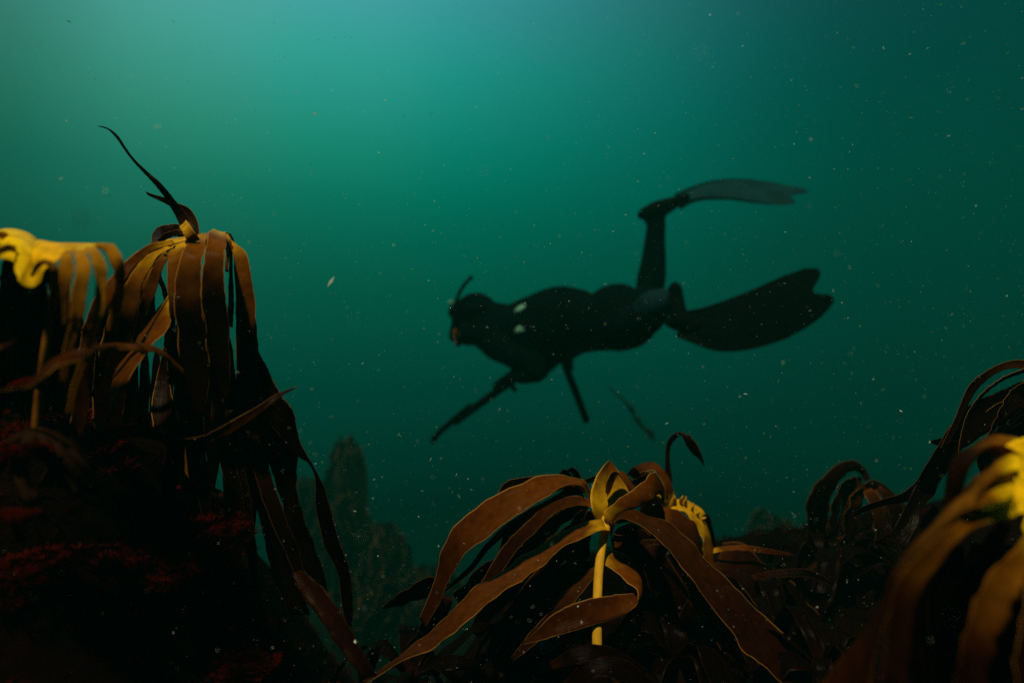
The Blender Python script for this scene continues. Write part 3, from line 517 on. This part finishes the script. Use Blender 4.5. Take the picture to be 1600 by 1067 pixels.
# ------------------------------------------------------------------ KELP 6: tall dark kelp at the right edge, behind the yellow one
b0 = P(1680, 930, 1.15)
k6 = empty('kelp', b0, 'tall dark kelp arching in from the right edge behind the yellow kelp', 'kelp')
stipe(k6, [(1680, 930, 18, 1.15), (1678, 800, 17, 1.15), (1665, 680, 17, 1.15), (1640, 600, 16, 1.15), (1622, 575, 15, 1.14)], M_STIPE_D)
strap(k6, E([(1640, 570), (1615, 566), (1598, 562), (1570, 566), (1545, 577), (1517, 598), (1502, 628), (1488, 662), (1470, 700)], [(1640, 600), (1615, 590), (1600, 577), (1576, 577), (1554, 585), (1532, 603), (1517, 625), (1502, 655), (1484, 695)], [1.12, 1.12, 1.12, 1.11, 1.1, 1.1, 1.1, 1.1, 1.1]), 'brown', ruffle=.03)
strap(k6, E([(1650, 590), (1600, 597), (1570, 609), (1535, 620), (1506, 639), (1488, 662), (1470, 690), (1447, 727), (1431, 753), (1408, 770), (1384, 778), (1350, 790), (1335, 802)], [(1660, 650), (1605, 640), (1565, 662), (1532, 684), (1506, 700), (1490, 716), (1478, 735), (1464, 758), (1445, 775), (1415, 784), (1388, 788), (1355, 798), (1336, 806)], [1.14, 1.14, 1.13, 1.12, 1.12, 1.12, 1.12, 1.13, 1.14, 1.15, 1.16, 1.18, 1.2]), 'dark', ruffle=.03, cup=.04)
strap(k6, E([(1470, 700), (1450, 730), (1430, 760), (1412, 795), (1392, 830), (1362, 846)], [(1500, 705), (1474, 745), (1460, 772), (1444, 790), (1438, 820), (1420, 860)], [1.16, 1.15, 1.14, 1.12, 1.1, 1.08]), 'black', ruffle=.03)
cstrap(k6, [(1440, 800, 40, 1.2), (1460, 830, 50, 1.2), (1450, 870, 60, 1.2), (1420, 920, 40, 1.2)], 'black')
cstrap(k6, [(1478, 690, 16, 1.13), (1465, 690, 10, 1.13), (1452, 690, 2, 1.13)], 'black')
cstrap(k6, [(1620, 574, 8, 1.04), (1590, 582, 6, 1.03), (1560, 596, 5, 1.02), (1535, 616, 5, 1.02), (1514, 645, 5, 1.02), (1503, 680, 4, 1.02), (1498, 712, 3, 1.02)], 'amber', tilt=.5)
cstrap(k6, [(1620, 592, 10, 1.0), (1585, 610, 8, .99), (1568, 635, 9, .98), (1556, 660, 8, .98), (1543, 688, 5, .98)], 'brown', tilt=.5)
cstrap(k6, [(1576, 627, 3, 1.06), (1558, 632, 3, 1.06), (1540, 644, 1, 1.06)], 'amber')
for i in range(5): cstrap(k6, [(1640-i*6, 610+i*14, 30, 1.2), (1590-i*8, 650+i*14, 40, 1.22), (1570-i*6, 720+i*10, 46, 1.22), (1560-i*10, 800, 40, 1.22)], 'black')
# ------------------------------------------------------------------ KELP 7: out-of-focus yellow kelp, right foreground
b0 = P(1670, 1120, .58)
k7 = empty('kelp', b0, 'bright yellow kelp out of focus in the lower right corner', 'kelp')
stipe(k7, [(1670, 1120, 26, .58), (1668, 1000, 25, .58), (1662, 900, 24, .58), (1645, 800, 24, .57)])
strap(k7, E([(1660, 690), (1620, 687), (1596, 690), (1572, 697), (1550, 716), (1530, 742), (1512, 768)], [(1660, 830), (1620, 814), (1598, 808), (1572, 808), (1546, 806), (1524, 802), (1508, 786)], [.62, .60, .59, .58, .57, .56, .55], [.50, .49, .49, .49, .49, .495, .50]), 'palm_yellow', 'frond_base', rag=.15, across=20, ruffle=.08, cup=.10, thick=.002)
strap(k7, E([(1600, 690), (1578, 684), (1550, 685), (1520, 697), (1496, 712), (1482, 738), (1476, 770), (1470, 802)], [(1600, 716), (1578, 706), (1556, 704), (1536, 712), (1518, 732), (1508, 760), (1500, 785), (1490, 812)], [.60, .60, .60, .60, .60, .60, .60, .60], [.54, .54, .54, .55, .56, .57, .58, .59]), 'yellowbrown', ruffle=.03, v0=.05, v1=1.2)
strap(k7, E([(1585, 720), (1560, 724), (1534, 738), (1512, 756), (1496, 780), (1482, 808)], [(1585, 745), (1562, 745), (1544, 756), (1526, 772), (1512, 792), (1500, 815)], [.56, .55, .55, .55, .55, .56]), 'yellowbrown', v0=.05, v1=.9)
strap(k7, E([(1585, 740), (1545, 752), (1512, 772), (1480, 800), (1450, 828), (1412, 868), (1390, 898), (1372, 945), (1340, 1000), (1290, 1067), (1260, 1110)], [(1585, 775), (1550, 786), (1518, 800), (1486, 822), (1462, 846), (1432, 880), (1408, 915), (1390, 965), (1376, 1010), (1366, 1067), (1360, 1110)], [.52, .505, .50, .50, .50, .50, .50, .50, .50, .50, .50], [.47, .465, .46, .46, .465, .47, .47, .47, .47, .47, .47]), 'yellowbrown', v0=.05, v1=1., ruffle=.03)
strap(k7, E([(1596, 712), (1566, 720), (1534, 744), (1508, 776), (1486, 808), (1462, 836)], [(1596, 738), (1568, 742), (1542, 762), (1520, 790), (1498, 818), (1472, 846)], [.53, .52, .51, .51, .52, .53], [.50, .49, .48, .48, .49, .50]), 'yellowbrown', v0=-.05, v1=.7, ruffle=.05)
strap(k7, E([(1590, 780), (1560, 790), (1520, 806), (1480, 826), (1440, 858), (1410, 892), (1392, 930), (1384, 980), (1380, 1070)], [(1590, 806), (1565, 812), (1535, 820), (1500, 842), (1466, 880), (1440, 920), (1425, 965), (1420, 1010), (1420, 1080)], [.49, .48, .47, .46, .46, .46, .46, .46, .46]), 'yellowbrown', v0=-.02, v1=.8, ruffle=.03)
strap(k7, E([(1600, 806), (1590, 850), (1552, 890), (1515, 955), (1498, 1010), (1490, 1080)], [(1640, 820), (1625, 870), (1604, 905), (1570, 970), (1548, 1020), (1540, 1085)], [.49, .47, .46, .45, .44, .44]), 'yellowbrown', v0=.02, v1=.7)
strap(k7, E([(1560, 812), (1535, 850), (1500, 900), (1470, 960), (1450, 1080)], [(1580, 820), (1560, 870), (1530, 920), (1505, 980), (1495, 1080)], [.52, .53, .54, .55, .56]), 'brown', v0=.1)
strap(k7, E([(1610, 860), (1600, 950), (1590, 1020), (1585, 1080)], [(1660, 860), (1650, 950), (1645, 1020), (1640, 1080)], [.47, .45, .44, .44]), 'brown')
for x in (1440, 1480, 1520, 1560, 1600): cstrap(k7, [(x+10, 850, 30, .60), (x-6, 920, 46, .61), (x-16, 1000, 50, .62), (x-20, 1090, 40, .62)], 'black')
# ------------------------------------------------------------------ generic kelp for the ones further off
def kelp_parts(h, n, reach, drop, wid, seed, upr=.06, ruf=.15):
    rnd = random.Random(seed); out = []
    for k in range(n):
        a = k*2.39996 + rnd.uniform(-.2, .2); dr = drop*rnd.uniform(.6, 1.15); rc = reach*rnd.uniform(.35, 1.1); ww = wid*rnd.uniform(.6, 1.2)
        up_ = upr*rnd.uniform(.3, 1.4)*(1+3*(ruf > .2)*rnd.random()); sw = rnd.uniform(-.5, .5)*(1+2*(ruf > .2)); dr *= rnd.uniform(.35, 1.1) if ruf > .2 else 1
        PL = []; PR = []
        for i in range(15):
            t_ = i/14
            r_ = rc*(1-math.exp(-3.2*t_)); z = h + up_*math.sin(min(1, t_*3.2)*math.pi*.75) - dr*max(0, t_-.12)**1.15
            an = a + sw*t_
            c = Vector((math.cos(an)*r_, math.sin(an)*r_, z))
            w_ = ww*math.sin(math.pi*min(1, .14+.86*t_**.8 if t_ < 1 else 1))**.6 if t_ < .97 else ww*.1
            s_ = Vector((-math.sin(an+sw*t_*2), math.cos(an+sw*t_*2), .25*math.sin(t_*5+k)))*w_/2
            PL.append(c-s_); PR.append(c+s_)
        out.append(sheet_data(PL, PR, across=4, seed=seed*50+k, thick=.002, ruffle=ruf))
    return out
def gkelp(base, label, group, h, n, reach, drop, wid, seed, m, stm, separate=False):
    e = empty('kelp', base, label, 'kelp', group)
    bend = Vector((random.Random(seed).uniform(-.04, .04), 0, 0))
    V, F = tube_data(cr([base, base+Vector((0, 0, h*.5))+bend, base+Vector((0, 0, h))], 6), [.016]*13, 10)
    link('stipe', mesh_from(V, F), stm, e)
    ps = kelp_parts(h, n, reach, drop, wid, seed, ruf=.15 if separate else .45)
    ps = [([v+base for v in p[0]], p[1], p[2]) for p in ps]
    if separate:
        for p in ps: link('blade', mesh_from(*p), m, e)
    else: link('fronds', mesh_from(*merge(ps)), m, e)
    return e
FG = 'hazy kelps standing far behind in the water'
def far(px, py, d, h, n, reach, drop, wid, seed, label):
    d *= 1.75; reach *= 1.7; wid *= 1.7; drop *= 1.7
    top = P(px, py, d); base = Vector((top.x, top.y, height(top.x, top.y)-.03)); h = top.z - base.z; drop = min(drop*1.3, h*.95)
    return gkelp(base, label, FG, h, n, reach, drop, wid, seed, M_FAR, M_DRIFT)
far(542, 712, 4.6, 1.4, 46, .20, 1.3, .10, 11, 'tallest hazy kelp column with pale top, far behind beside the trailing straps')
far(535, 800, 4.0, .9, 44, .22, .9, .10, 12, 'hazy kelp with pale green top just below the tallest far one')
far(604, 842, 3.9, .8, 44, .19, .8, .09, 13, 'hazy kelp furthest right of the faint group, left of the middle kelp')
far(476, 772, 4.4, 1.0, 36, .20, .9, .10, 14, 'faint kelp half hidden behind the trailing dark straps')
far(665, 915, 3.4, .5, 36, .24, .5, .09, 15, 'low faint kelp behind the drooping strap tips of the middle kelp')
far(1218, 832, 4.2, .9, 40, .22, .8, .10, 16, 'faint dark kelp behind the reef ridge on the right')
far(575, 935, 3.0, .4, 30, .22, .4, .09, 17, 'low murky kelp at the foot of the far group')
# low dark kelps filling the reef
RG = 'low dark kelps on the near reef'
for i, (px, py, d, hh, lab) in enumerate([(1180, 960, 1.3, .14, 'low dark kelp under the long right strap of the middle kelp'), (1290, 925, 1.45, .14, 'low dark kelp below the domed kelp on the ridge'),
      (1420, 930, 1.3, .16, 'low dark kelp behind the lower right yellow kelp'), (1060, 1040, 1.0, .10, 'low dark kelp at the bottom edge right of the golden stalk'),
      (820, 1050, 1.15, .12, 'low dark kelp at the bottom edge left of the golden stalk'), (640, 1060, 1.05, .12, 'low dark kelp at the bottom edge under the longest strap tip'), (1290, 1050, .95, .12, 'low dark kelp in the lower right beside the blurred strap')]):
    b_ = P(px, py, d); b_.z = max(b_.z - hh*.6, height(b_.x, b_.y)-.02)
    gkelp(b_, lab, RG, hh*.6, 12, .22, .16, .04, 30+i, MK['black'], M_ROOT, separate=True)
# individual red seaweeds
for i, (px, py, d, r_, lab) in enumerate([(285, 835, .80, .05, 'red fan shaped seaweed clump in the middle of the left mound'), (230, 880, .78, .06, 'wide red seaweed clump lowest on the left mound'),
        (20, 700, .62, .03, 'small red seaweed clump at the left edge below the stalk'), (12, 800, .55, .02, 'bright red seaweed frond cut by the left edge'), (60, 880, .7, .05, 'dim red seaweed clump low at the left'),
        (330, 820, .86, .05, 'red seaweed clump right of the fan shaped one'), (380, 1040, .8, .04, 'red seaweed clump near the bottom edge left of centre')]):
    c = P(px, py, d); rr = random.Random(60+i); V = []; F = []
    pr = [leaf_clump(c + Vector((rr.uniform(-r_, r_), rr.uniform(-r_*.5, r_*.5), rr.uniform(-r_*.4, r_*.2))), r_*.4, r_*.32, 70, rr, .0014, 1.6) for _ in range(34)]
    V, F = merge(pr)
    st = tube_data([c+Vector((0, .02, -r_*1.6)), c], [.004, .003], 6)
    V, F = merge([(V, F), st])
    o = link('red_seaweed', mesh_from(V, F, smooth=False), M_RED_B); tag(o, lab, 'seaweed', 'red seaweed clumps on the left mound')
e = empty('loose_seaweed', P(45, 600, .62), 'loose dark red leaf lying across the left stalk', 'leaf')
strap(e, E([(8, 604), (30, 592), (50, 589), (68, 596), (80, 604)], [(14, 608), (34, 606), (52, 608), (66, 610), (78, 608)], [.63, .63, .63, .64, .65]), M_RED_B, 'leaf_blade')
# drifting seaweed in mid water
e = empty('drifting_seaweed', P(990, 640, 3.6), 'thin frayed strand of seaweed drifting in the water below the diver', 'seaweed')
DP = [(950, 603), (962, 615), (975, 625), (987, 640), (994, 655), (1005, 668), (1016, 678), (1022, 690)]
tube(e, 'stem', [P(x, y, 4.6) for x, y in DP], [.005, .007, .009, .013, .012, .014, .014, .004], M_DRIFT, sides=7)
rr = random.Random(3); pr = []
for i in range(60):
    q = DP[rr.choice([3, 4, 5, 6, 6, 6, 7])]; c = P(q[0]+rr.uniform(-5, 5), q[1]+rr.uniform(-5, 5), 4.6+rr.uniform(-.03, .03))
    pr.append(leaf_clump(c, .02, .035, 3, rr, .006, 2))
link('leaves', mesh_from(*merge(pr), smooth=False), M_DRIFT, e)
# ------------------------------------------------------------------ DIVER
def ell(pts, sides=20):
    """pts: (px,py,d,r_a,r_b): loft with radius r_a in the picture plane, r_b in depth (metres)"""
    c = cr([P(p[0], p[1], p[2]) for p in pts], 6)
    ra = [v[0] for v in cr([Vector((p[3], p[4])) for p in pts], 6)]; rb = [v[1] for v in cr([Vector((p[3], p[4])) for p in pts], 6)]
    V = []; F = []; n = len(c)
    for i in range(n):
        tg = (c[min(n-1, i+1)]-c[max(0, i-1)]).normalized()
        a = tg.cross(FWD)
        if a.length < .2: a = UPV.copy()
        a.normalize(); b_ = a.cross(tg).normalized()
        for j in range(sides):
            an = 2*math.pi*j/sides
            V.append(c[i] + a*math.cos(an)*ra[i] + b_*math.sin(an)*rb[i])
    for i in range(n-1):
        for j in range(sides):
            k = (j+1) % sides; F.append((i*sides+j, i*sides+k, (i+1)*sides+k, (i+1)*sides+j))
    F.append(tuple(range(sides))[::-1]); F.append(tuple((n-1)*sides+j for j in range(sides)))
    return V, F
def blob(px, py, d, rx, ry, rz):
    c = P(px, py, d); V = []; F = []; nl, ns = 12, 18
    for i in range(nl+1):
        th = math.pi*i/nl
        for j in range(ns):
            an = 2*math.pi*j/ns
            V.append(c + Vector((rx*math.sin(th)*math.cos(an), 0, 0)) + FWD*ry*math.sin(th)*math.sin(an) + UPV*rz*math.cos(th))
    for i in range(nl):
        for j in range(ns):
            k = (j+1) % ns; F.append((i*ns+j, i*ns+k, (i+1)*ns+k, (i+1)*ns+j))
    return V, F
def fuse(data, voxel=.007, smooth=6):
    V, F = data
    bm = bmesh.new(); vs = [bm.verts.new(v) for v in V]
    for f_ in F:
        try: bm.faces.new([vs[i] for i in f_])
        except ValueError: pass
    bmesh.ops.remove_doubles(bm, verts=bm.verts, dist=1e-6); bmesh.ops.recalc_face_normals(bm, faces=bm.faces)
    me = bpy.data.meshes.new('tmp'); bm.to_mesh(me); bm.free()
    ob = bpy.data.objects.new('tmp', me); COL.objects.link(ob)
    r_ = ob.modifiers.new('r', 'REMESH'); r_.mode = 'VOXEL'; r_.voxel_size = voxel
    s_ = ob.modifiers.new('s', 'SMOOTH'); s_.iterations = smooth; s_.factor = .5
    dg = bpy.context.evaluated_depsgraph_get(); out = bpy.data.meshes.new_from_object(ob.evaluated_get(dg))
    bpy.data.objects.remove(ob); out.polygons.foreach_set('use_smooth', [True]*len(out.polygons)); return out
px2m = .9/800
B = []
# torso: shoulders -> ribcage -> waist -> hips
B.append(ell([(768, 514, 3.42, .15, .10), (795, 524, 3.38, .178, .15), (835, 515, 3.32, .200, .19), (875, 506, 3.26, .218, .19), (905, 504, 3.22, .192, .165), (928, 505, 3.18, .160, .15), (962, 497, 3.14, .190, .17), (990, 497, 3.10, .168, .16), (1014, 494, 3.06, .12, .11)]))
B.append(ell([(735, 499, 3.46, .11, .10), (760, 508, 3.44, .150, .11), (785, 518, 3.40, .17, .13)]))          # hooded neck
B.append(blob(744, 492, 3.46, .140, .115, .136)); B.append(blob(733, 516, 3.43, .100, .085, .095))                 # hooded head, jaw
B.append(ell([(775, 532, 3.32, .09, .08), (805, 548, 3.26, .105, .08), (832, 562, 3.22, .095, .075), (838, 578, 3.18, .070, .06), (828, 588, 3.16, .050, .05)]))  # near upper arm down to the elbow
B.append(ell([(846, 572, 3.18, .070, .055), (824, 588, 3.20, .044, .044), (800, 588, 3.26, .034, .034), (792, 594, 3.30, .030, .026)]))   # forearm, reaching ahead
B.append(ell([(790, 545, 3.58, .07, .07), (815, 565, 3.60, .06, .06), (845, 575, 3.58, .05, .05), (868, 560, 3.54, .045, .045), (884, 556, 3.50, .030, .028)])) # far arm
# near hand: palm + fingers closed round the gun
def finger(pts, r0=.010): return tube_data(cr([P(*p) for p in pts], 4), [r0*(1-.25*i/(4*(len(pts)-1))) for i in range(4*(len(pts)-1)+1)], 8)
B.append(ell([(797, 591, 3.29, .026, .022), (789, 596, 3.31, .036, .020), (782, 600, 3.33, .030, .018)]))
for i in range(4):
    B.append(finger([(786-i*3.2, 596+i*1.6, 3.31+.012*i), (782-i*3.2, 592+i*2.2, 3.285+.01*i), (781-i*3.2, 601+i*2.4, 3.27+.01*i), (786-i*3, 607+i*2, 3.29+.01*i)], .0105-.0008*i))
B.append(finger([(792, 600, 3.30), (787, 607, 3.28), (780, 607, 3.29)], .012))
B.append(ell([(884, 556, 3.50, .028, .026), (888, 563, 3.49, .034, .018), (891, 569, 3.48, .028, .016)]))
for i in range(4):
    B.append(finger([(884+i*3.5, 566, 3.48), (884+i*3.6, 573, 3.47), (888+i*3, 577, 3.485), (890+i*2, 573, 3.50)], .0105-.0007*i))
B.append(finger([(884, 562, 3.47), (880, 568, 3.45), (884, 574, 3.45)], .011))
# leg folded up
B.append(ell([(960, 490, 3.20, .11, .11), (985, 480, 3.24, .100, .10), (1012, 466, 3.30, .082, .082), (1022, 458, 3.32, .072, .072)]))
B.append(ell([(1012, 470, 3.32, .070, .07), (1017, 440, 3.33, .084, .080), (1021, 410, 3.34, .074, .072), (1023, 380, 3.34, .062, .060), (1025, 352, 3.34, .056, .054), (1024, 338, 3.33, .060, .052)]))
# leg stretched, foot nearer the camera
B.append(ell([(960, 508, 3.08, .12, .12), (990, 506, 2.98, .105, .105), (1012, 497, 2.90, .085, .085), (1024, 488, 2.86, .070, .07)]))
body = fuse(merge(B), .007, 7)
diver = bpy.data.objects.new('person', body); COL.objects.link(diver); body.materials.append(M_SUIT)
org = P(880, 500, 3.24); body.transform(Matrix.Translation(-org)); diver.location = org
tag(diver, 'freediver in black hooded wetsuit swimming left with long fins, one leg folded up', 'diver')
def dpart(name, data, m, parent=diver, fz=None, **k):
    me = fuse(data, fz, 4) if fz else mesh_from(*data)
    return link(name, me, m, parent)
# calf with blue-grey sleeve
dpart('calf_sleeve', merge([ell([(1008, 492, 2.92, .084, .08), (1022, 480, 2.88, .088, .085), (1036, 474, 2.85, .075, .072), (1048, 474, 2.83, .062, .06)])]), M_SLEEVE, fz=.007)
def fin(pocket, bl, m_b, label, notch, nu):
    f_ = dpart('fin', merge(pocket), M_RUBBER, fz=.006)
    f_['label'] = label
    L_, R_, dl, dr = bl
    s = edges(L_, R_, dl, dr)
    PL = cr([P(q[0], q[1], q[4]) for q in s], 8); PR = cr([P(q[2], q[3], q[5]) for q in s], 8)
    n_ = len(PL)-1
    def C(t, u):
        x = max(0, min(.99999, t))*n_; i = int(x); fr = x-i
        return (PL[i]*(1-fr)+PL[i+1]*fr)*(1-u) + (PR[i]*(1-fr)+PR[i+1]*fr)*u
    AC = 24; ROW = 48; V = []; F = []
    def tm(u): return 1 - notch*math.exp(-((u-nu)/.17)**2) - .07*max(0, abs(2*u-1)-.72)**2/.28**2
    nn0 = (PR[n_//2]-PL[n_//2]).cross(PL[n_//2+1]-PL[n_//2]).normalized()
    for sd_ in (1, -1):
        for i in range(ROW+1):
            for j in range(AC+1):
                u = j/AC; t_ = i/ROW*tm(u)
                th = .004*(1-.6*t_)*(1-.7*abs(2*u-1)**6)
                rib = .0025*math.cos(u*2*math.pi*4)*(1-t_)
                V.append(C(t_, u) + nn0*(sd_*th + rib + .012*(1-(2*u-1)**2)))
    w_ = AC+1; o_ = (ROW+1)*w_
    for i in range(ROW):
        for j in range(AC):
            a = i*w_+j; F.append((a, a+1, a+w_+1, a+w_)); F.append((o_+a, o_+a+w_, o_+a+w_+1, o_+a+1))
        F.append((i*w_, (i+1)*w_, o_+(i+1)*w_, o_+i*w_)); F.append((i*w_+AC, o_+i*w_+AC, o_+(i+1)*w_+AC, (i+1)*w_+AC))
    for j in range(AC):
        F.append((ROW*w_+j, ROW*w_+j+1, o_+ROW*w_+j+1, o_+ROW*w_+j)); F.append((j, o_+j, o_+j+1, j+1))
    link('fin_blade', mesh_from(V, F), m_b, f_)
    for Q in (PL, PR):
        k_ = int(len(Q)*.8); V, F = tube_data(Q[:k_], [.013-.010*i/k_ for i in range(k_)], 10)
        link('fin_rail', mesh_from(V, F), M_RUBBER, f_)
    return f_
fin([ell([(998, 336, 3.33, .020, .04), (1008, 334, 3.33, .040, .05), (1025, 330, 3.32, .058, .052), (1042, 322, 3.31, .046, .05), (1058, 315, 3.30, .032, .055), (1075, 307, 3.29, .020, .06)]), ell([(1023, 350, 3.34, .060, .055), (1024, 330, 3.33, .058, .052)])],
    ([(1056, 306), (1080, 295), (1112, 285), (1150, 281), (1190, 284), (1230, 290), (1266, 297)],
     [(1062, 325), (1078, 316), (1100, 311), (1140, 311), (1175, 316), (1210, 320), (1240, 321)],
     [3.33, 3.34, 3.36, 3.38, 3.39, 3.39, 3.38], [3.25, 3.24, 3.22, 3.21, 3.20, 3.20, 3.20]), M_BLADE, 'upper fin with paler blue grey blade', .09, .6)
fin([ell([(1052, 444, 2.84, .018, .03), (1054, 452, 2.83, .036, .04), (1058, 470, 2.82, .034, .045), (1060, 486, 2.80, .038, .05), (1064, 500, 2.78, .050, .05), (1078, 508, 2.76, .050, .04), (1092, 512, 2.74, .04, .03)]), ell([(1044, 474, 2.84, .060, .06), (1058, 478, 2.82, .045, .05)]), ell([(1040, 502, 2.82, .02, .02), (1052, 504, 2.80, .034, .034), (1070, 506, 2.78, .045, .04)])],
    ([(1068, 490), (1100, 483), (1135, 471), (1170, 457), (1205, 441), (1238, 426), (1276, 414)],
     [(1058, 522), (1085, 534), (1115, 545), (1150, 547), (1195, 539), (1250, 518), (1308, 478)],
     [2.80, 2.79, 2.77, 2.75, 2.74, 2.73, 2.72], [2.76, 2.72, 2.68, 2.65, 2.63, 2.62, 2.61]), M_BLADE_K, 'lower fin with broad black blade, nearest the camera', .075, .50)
# mask, face, snorkel
dpart('mask_skirt', merge([blob(716, 488, 3.44, .036, .082, .062), blob(709, 490, 3.43, .018, .07, .05)]), M_RUBBER, fz=.006)
mk = [c for c in diver.children if c.name.startswith('mask_skirt')][0]
dpart('mask_lens', merge([blob(703, 486, 3.42, .010, .058, .038)]), M_GLASS, mk)
dpart('mask_strap', tube_data(cr([P(716, 486, 3.36), P(735, 482, 3.335), P(760, 482, 3.36), P(772, 486, 3.44), P(765, 486, 3.53)], 6), [.012]*25, 8, rad2=[.006]*25), M_RUBBER, mk)
dpart('face', merge([blob(719, 520, 3.42, .045, .060, .055), blob(712, 510, 3.42, .018, .018, .026), blob(716, 537, 3.41, .022, .032, .020)]), M_SKIN, fz=.006)
dpart('mouth', merge([blob(712, 528, 3.41, .012, .028, .008), blob(713, 532, 3.41, .011, .024, .008)]), simple('lips', (.50, .10, .04), .5, .3), fz=.004)
sn = dpart('snorkel', tube_data(cr([P(708, 532, 3.38), P(704, 525, 3.35), P(708, 505, 3.33), P(711, 480, 3.33), P(716, 462, 3.34), P(724, 447, 3.36), P(738, 432, 3.38)], 6), [.0115]*37, 12), M_RUBBER)
dpart('snorkel_glint', tube_data([P(709, 474, 3.33), P(704, 473, 3.33), P(703, 470, 3.33)], [.012, .014, .010], 10), M_PALE, sn)  # small pale piece painted in as a glint on snorkel and mask
# two pale patches on the shoulders (shell shaped, lying on the suit)
deps = bpy.context.evaluated_depsgraph_get()
def on_body(px, py, lift=.004):
    a = P(px, py, 1.5); d_ = (a-CAM).normalized()
    ok, loc, nn, ix = diver.ray_cast(a-org, d_)
    return (loc+org - d_*lift) if ok else P(px, py, 3.2)
bpy.context.view_layer.update()
def patch(name, poly):
    cx = sum(p[0] for p in poly)/len(poly); cy = sum(p[1] for p in poly)/len(poly)
    V = [on_body(cx, cy, .010)]; n_ = len(poly)
    for s_, l_ in ((.6, .009), (1, .006), (1, -.003)):
        V += [on_body(cx+(p[0]-cx)*s_, cy+(p[1]-cy)*s_, l_) for p in poly]
    F = [(0, 1+i, 1+(i+1) % n_) for i in range(n_)]
    for r_ in range(2): F += [(1+r_*n_+i, 1+(r_+1)*n_+i, 1+(r_+1)*n_+(i+1) % n_, 1+r_*n_+(i+1) % n_) for i in range(n_)]
    return dpart(name, (V, F), M_PALE)
patch('pale_patch', [(802, 488), (807, 482), (812, 477), (820, 475), (821, 479), (816, 484), (809, 487)])
patch('pale_patch', [(802, 519), (806, 513), (812, 509), (817, 512), (821, 518), (815, 520), (808, 521)])
# speargun and rod
e = empty('speargun', P(800, 594, 3.3), 'long dark speargun held forward and down in the diver\'s hand', 'speargun')
tube(e, 'barrel', [P(815, 585, 3.24), P(780, 609, 3.34), P(740, 638, 3.5), P(712, 660, 3.64)], [.022, .025, .024, .021], M_METAL, sides=12)
tube(e, 'handle', [P(797, 596, 3.29), P(801, 604, 3.28), P(806, 611, 3.27)], [.016, .015, .013], M_RUBBER, sides=10)
tube(e, 'rubber_band', [P(735, 634, 3.50), P(708, 656, 3.63), P(690, 672, 3.74), P(676, 688, 3.84)], [.018, .018, .018, .022], M_RUBBER, sides=10)
tube(e, 'spear_shaft', [P(770, 612, 3.38), P(712, 658, 3.64), P(674, 690, 3.86)], [.007, .007, .006], M_METAL, sides=10)
e = empty('rod', P(898, 600, 3.4), 'dark bent rod hanging from the diver\'s far hand below the belly', 'rod')
tube(e, 'shaft', [P(882, 556, 3.49), P(887, 580, 3.46), P(897, 606, 3.42), (P(907, 632, 3.38)), P(917, 659, 3.34)], [.024, .024, .023, .022, .021], M_RUBBER, sides=12)
tube(e, 'grip', [P(881, 556, 3.49), P(884, 568, 3.475), P(887, 580, 3.46)], [.026, .028, .026], M_METAL, sides=12)
# ------------------------------------------------------------------ marine snow
rr = random.Random(77); V = []; F = []
def speck(c, r_):
    o_ = len(V); ax = [Vector((rr.gauss(0, 1), rr.gauss(0, 1), rr.gauss(0, 1))).normalized() for _ in range(3)]
    el = rr.choice([1, 1, 1, 1.4, 2.2, 3.5])
    for k, a in enumerate(ax):
        sc = r_*(el if k == 0 else rr.uniform(.4, 1.0)); V.append(c+a*sc); V.append(c-a*sc)
    for a in (0, 1):
        for b_ in (2, 3):
            for c_ in (4, 5): F.append((o_+a, o_+b_, o_+c_))
for i in range(15000):
    y = rr.uniform(.62, 1.75) if rr.random() < .72 else .25 + 5.2*rr.random()**.75
    x = rr.uniform(-1.05, 1.05)*y + rr.uniform(-.1, .1); z = CAM.z + y*.07 + rr.uniform(-.72, .72)*y
    if z < height(x, y)+.02: continue
    r_ = rr.choice([.00025, .0003, .00035, .0004, .0004, .0005, .0005, .0006, .0007, .0011])*(.35+.65*y)*rr.uniform(.5, 1.15)
    speck(Vector((x, y, z)), r_)
for px, py, d, r_ in ((125, 340, .26, .0010), (95, 88, .30, .0007), (290, 80, .3, .0005), (755, 268, .4, .0006), (635, 397, .4, .0006), (517, 440, .8, .0016), (556, 1002, .8, .002), (1308, 397, .5, .0010), (492, 178, .8, .0016), (246, 198, .6, .001), (165, 298, .5, .0009)):
    speck(P(px, py, d), r_*1.7)
o = link('marine_snow', mesh_from(V, F, smooth=False), M_SNOW); tag(o, 'pale specks of marine snow drifting through the water', 'particles', None, 'stuff')
# ------------------------------------------------------------------ haze: the water itself
hv = [(-14, -2.5, -7), (14, -2.5, -7), (14, 17, -7), (-14, 17, -7), (-14, -2.5, 5.4), (14, -2.5, 5.4), (14, 17, 5.4), (-14, 17, 5.4)]
hf = [(3, 2, 1, 0), (4, 5, 6, 7), (0, 1, 5, 4), (1, 2, 6, 5), (2, 3, 7, 6), (3, 0, 4, 7)]
hm = bpy.data.materials.new('water_haze'); hm.use_nodes = True; t = hm.node_tree; t.nodes.clear()
pv = t.nodes.new('ShaderNodeVolumePrincipled'); pv.inputs['Color'].default_value = (.004, .20, .17, 1); pv.inputs['Density'].default_value = .040
pv.inputs['Anisotropy'].default_value = .3
om = t.nodes.new('ShaderNodeOutputMaterial'); t.links.new(pv.outputs[0], om.inputs['Volume'])
o = link('haze', mesh_from(hv, hf, smooth=False), hm); tag(o, 'murky green sea water filling the view', 'water', None, 'stuff')
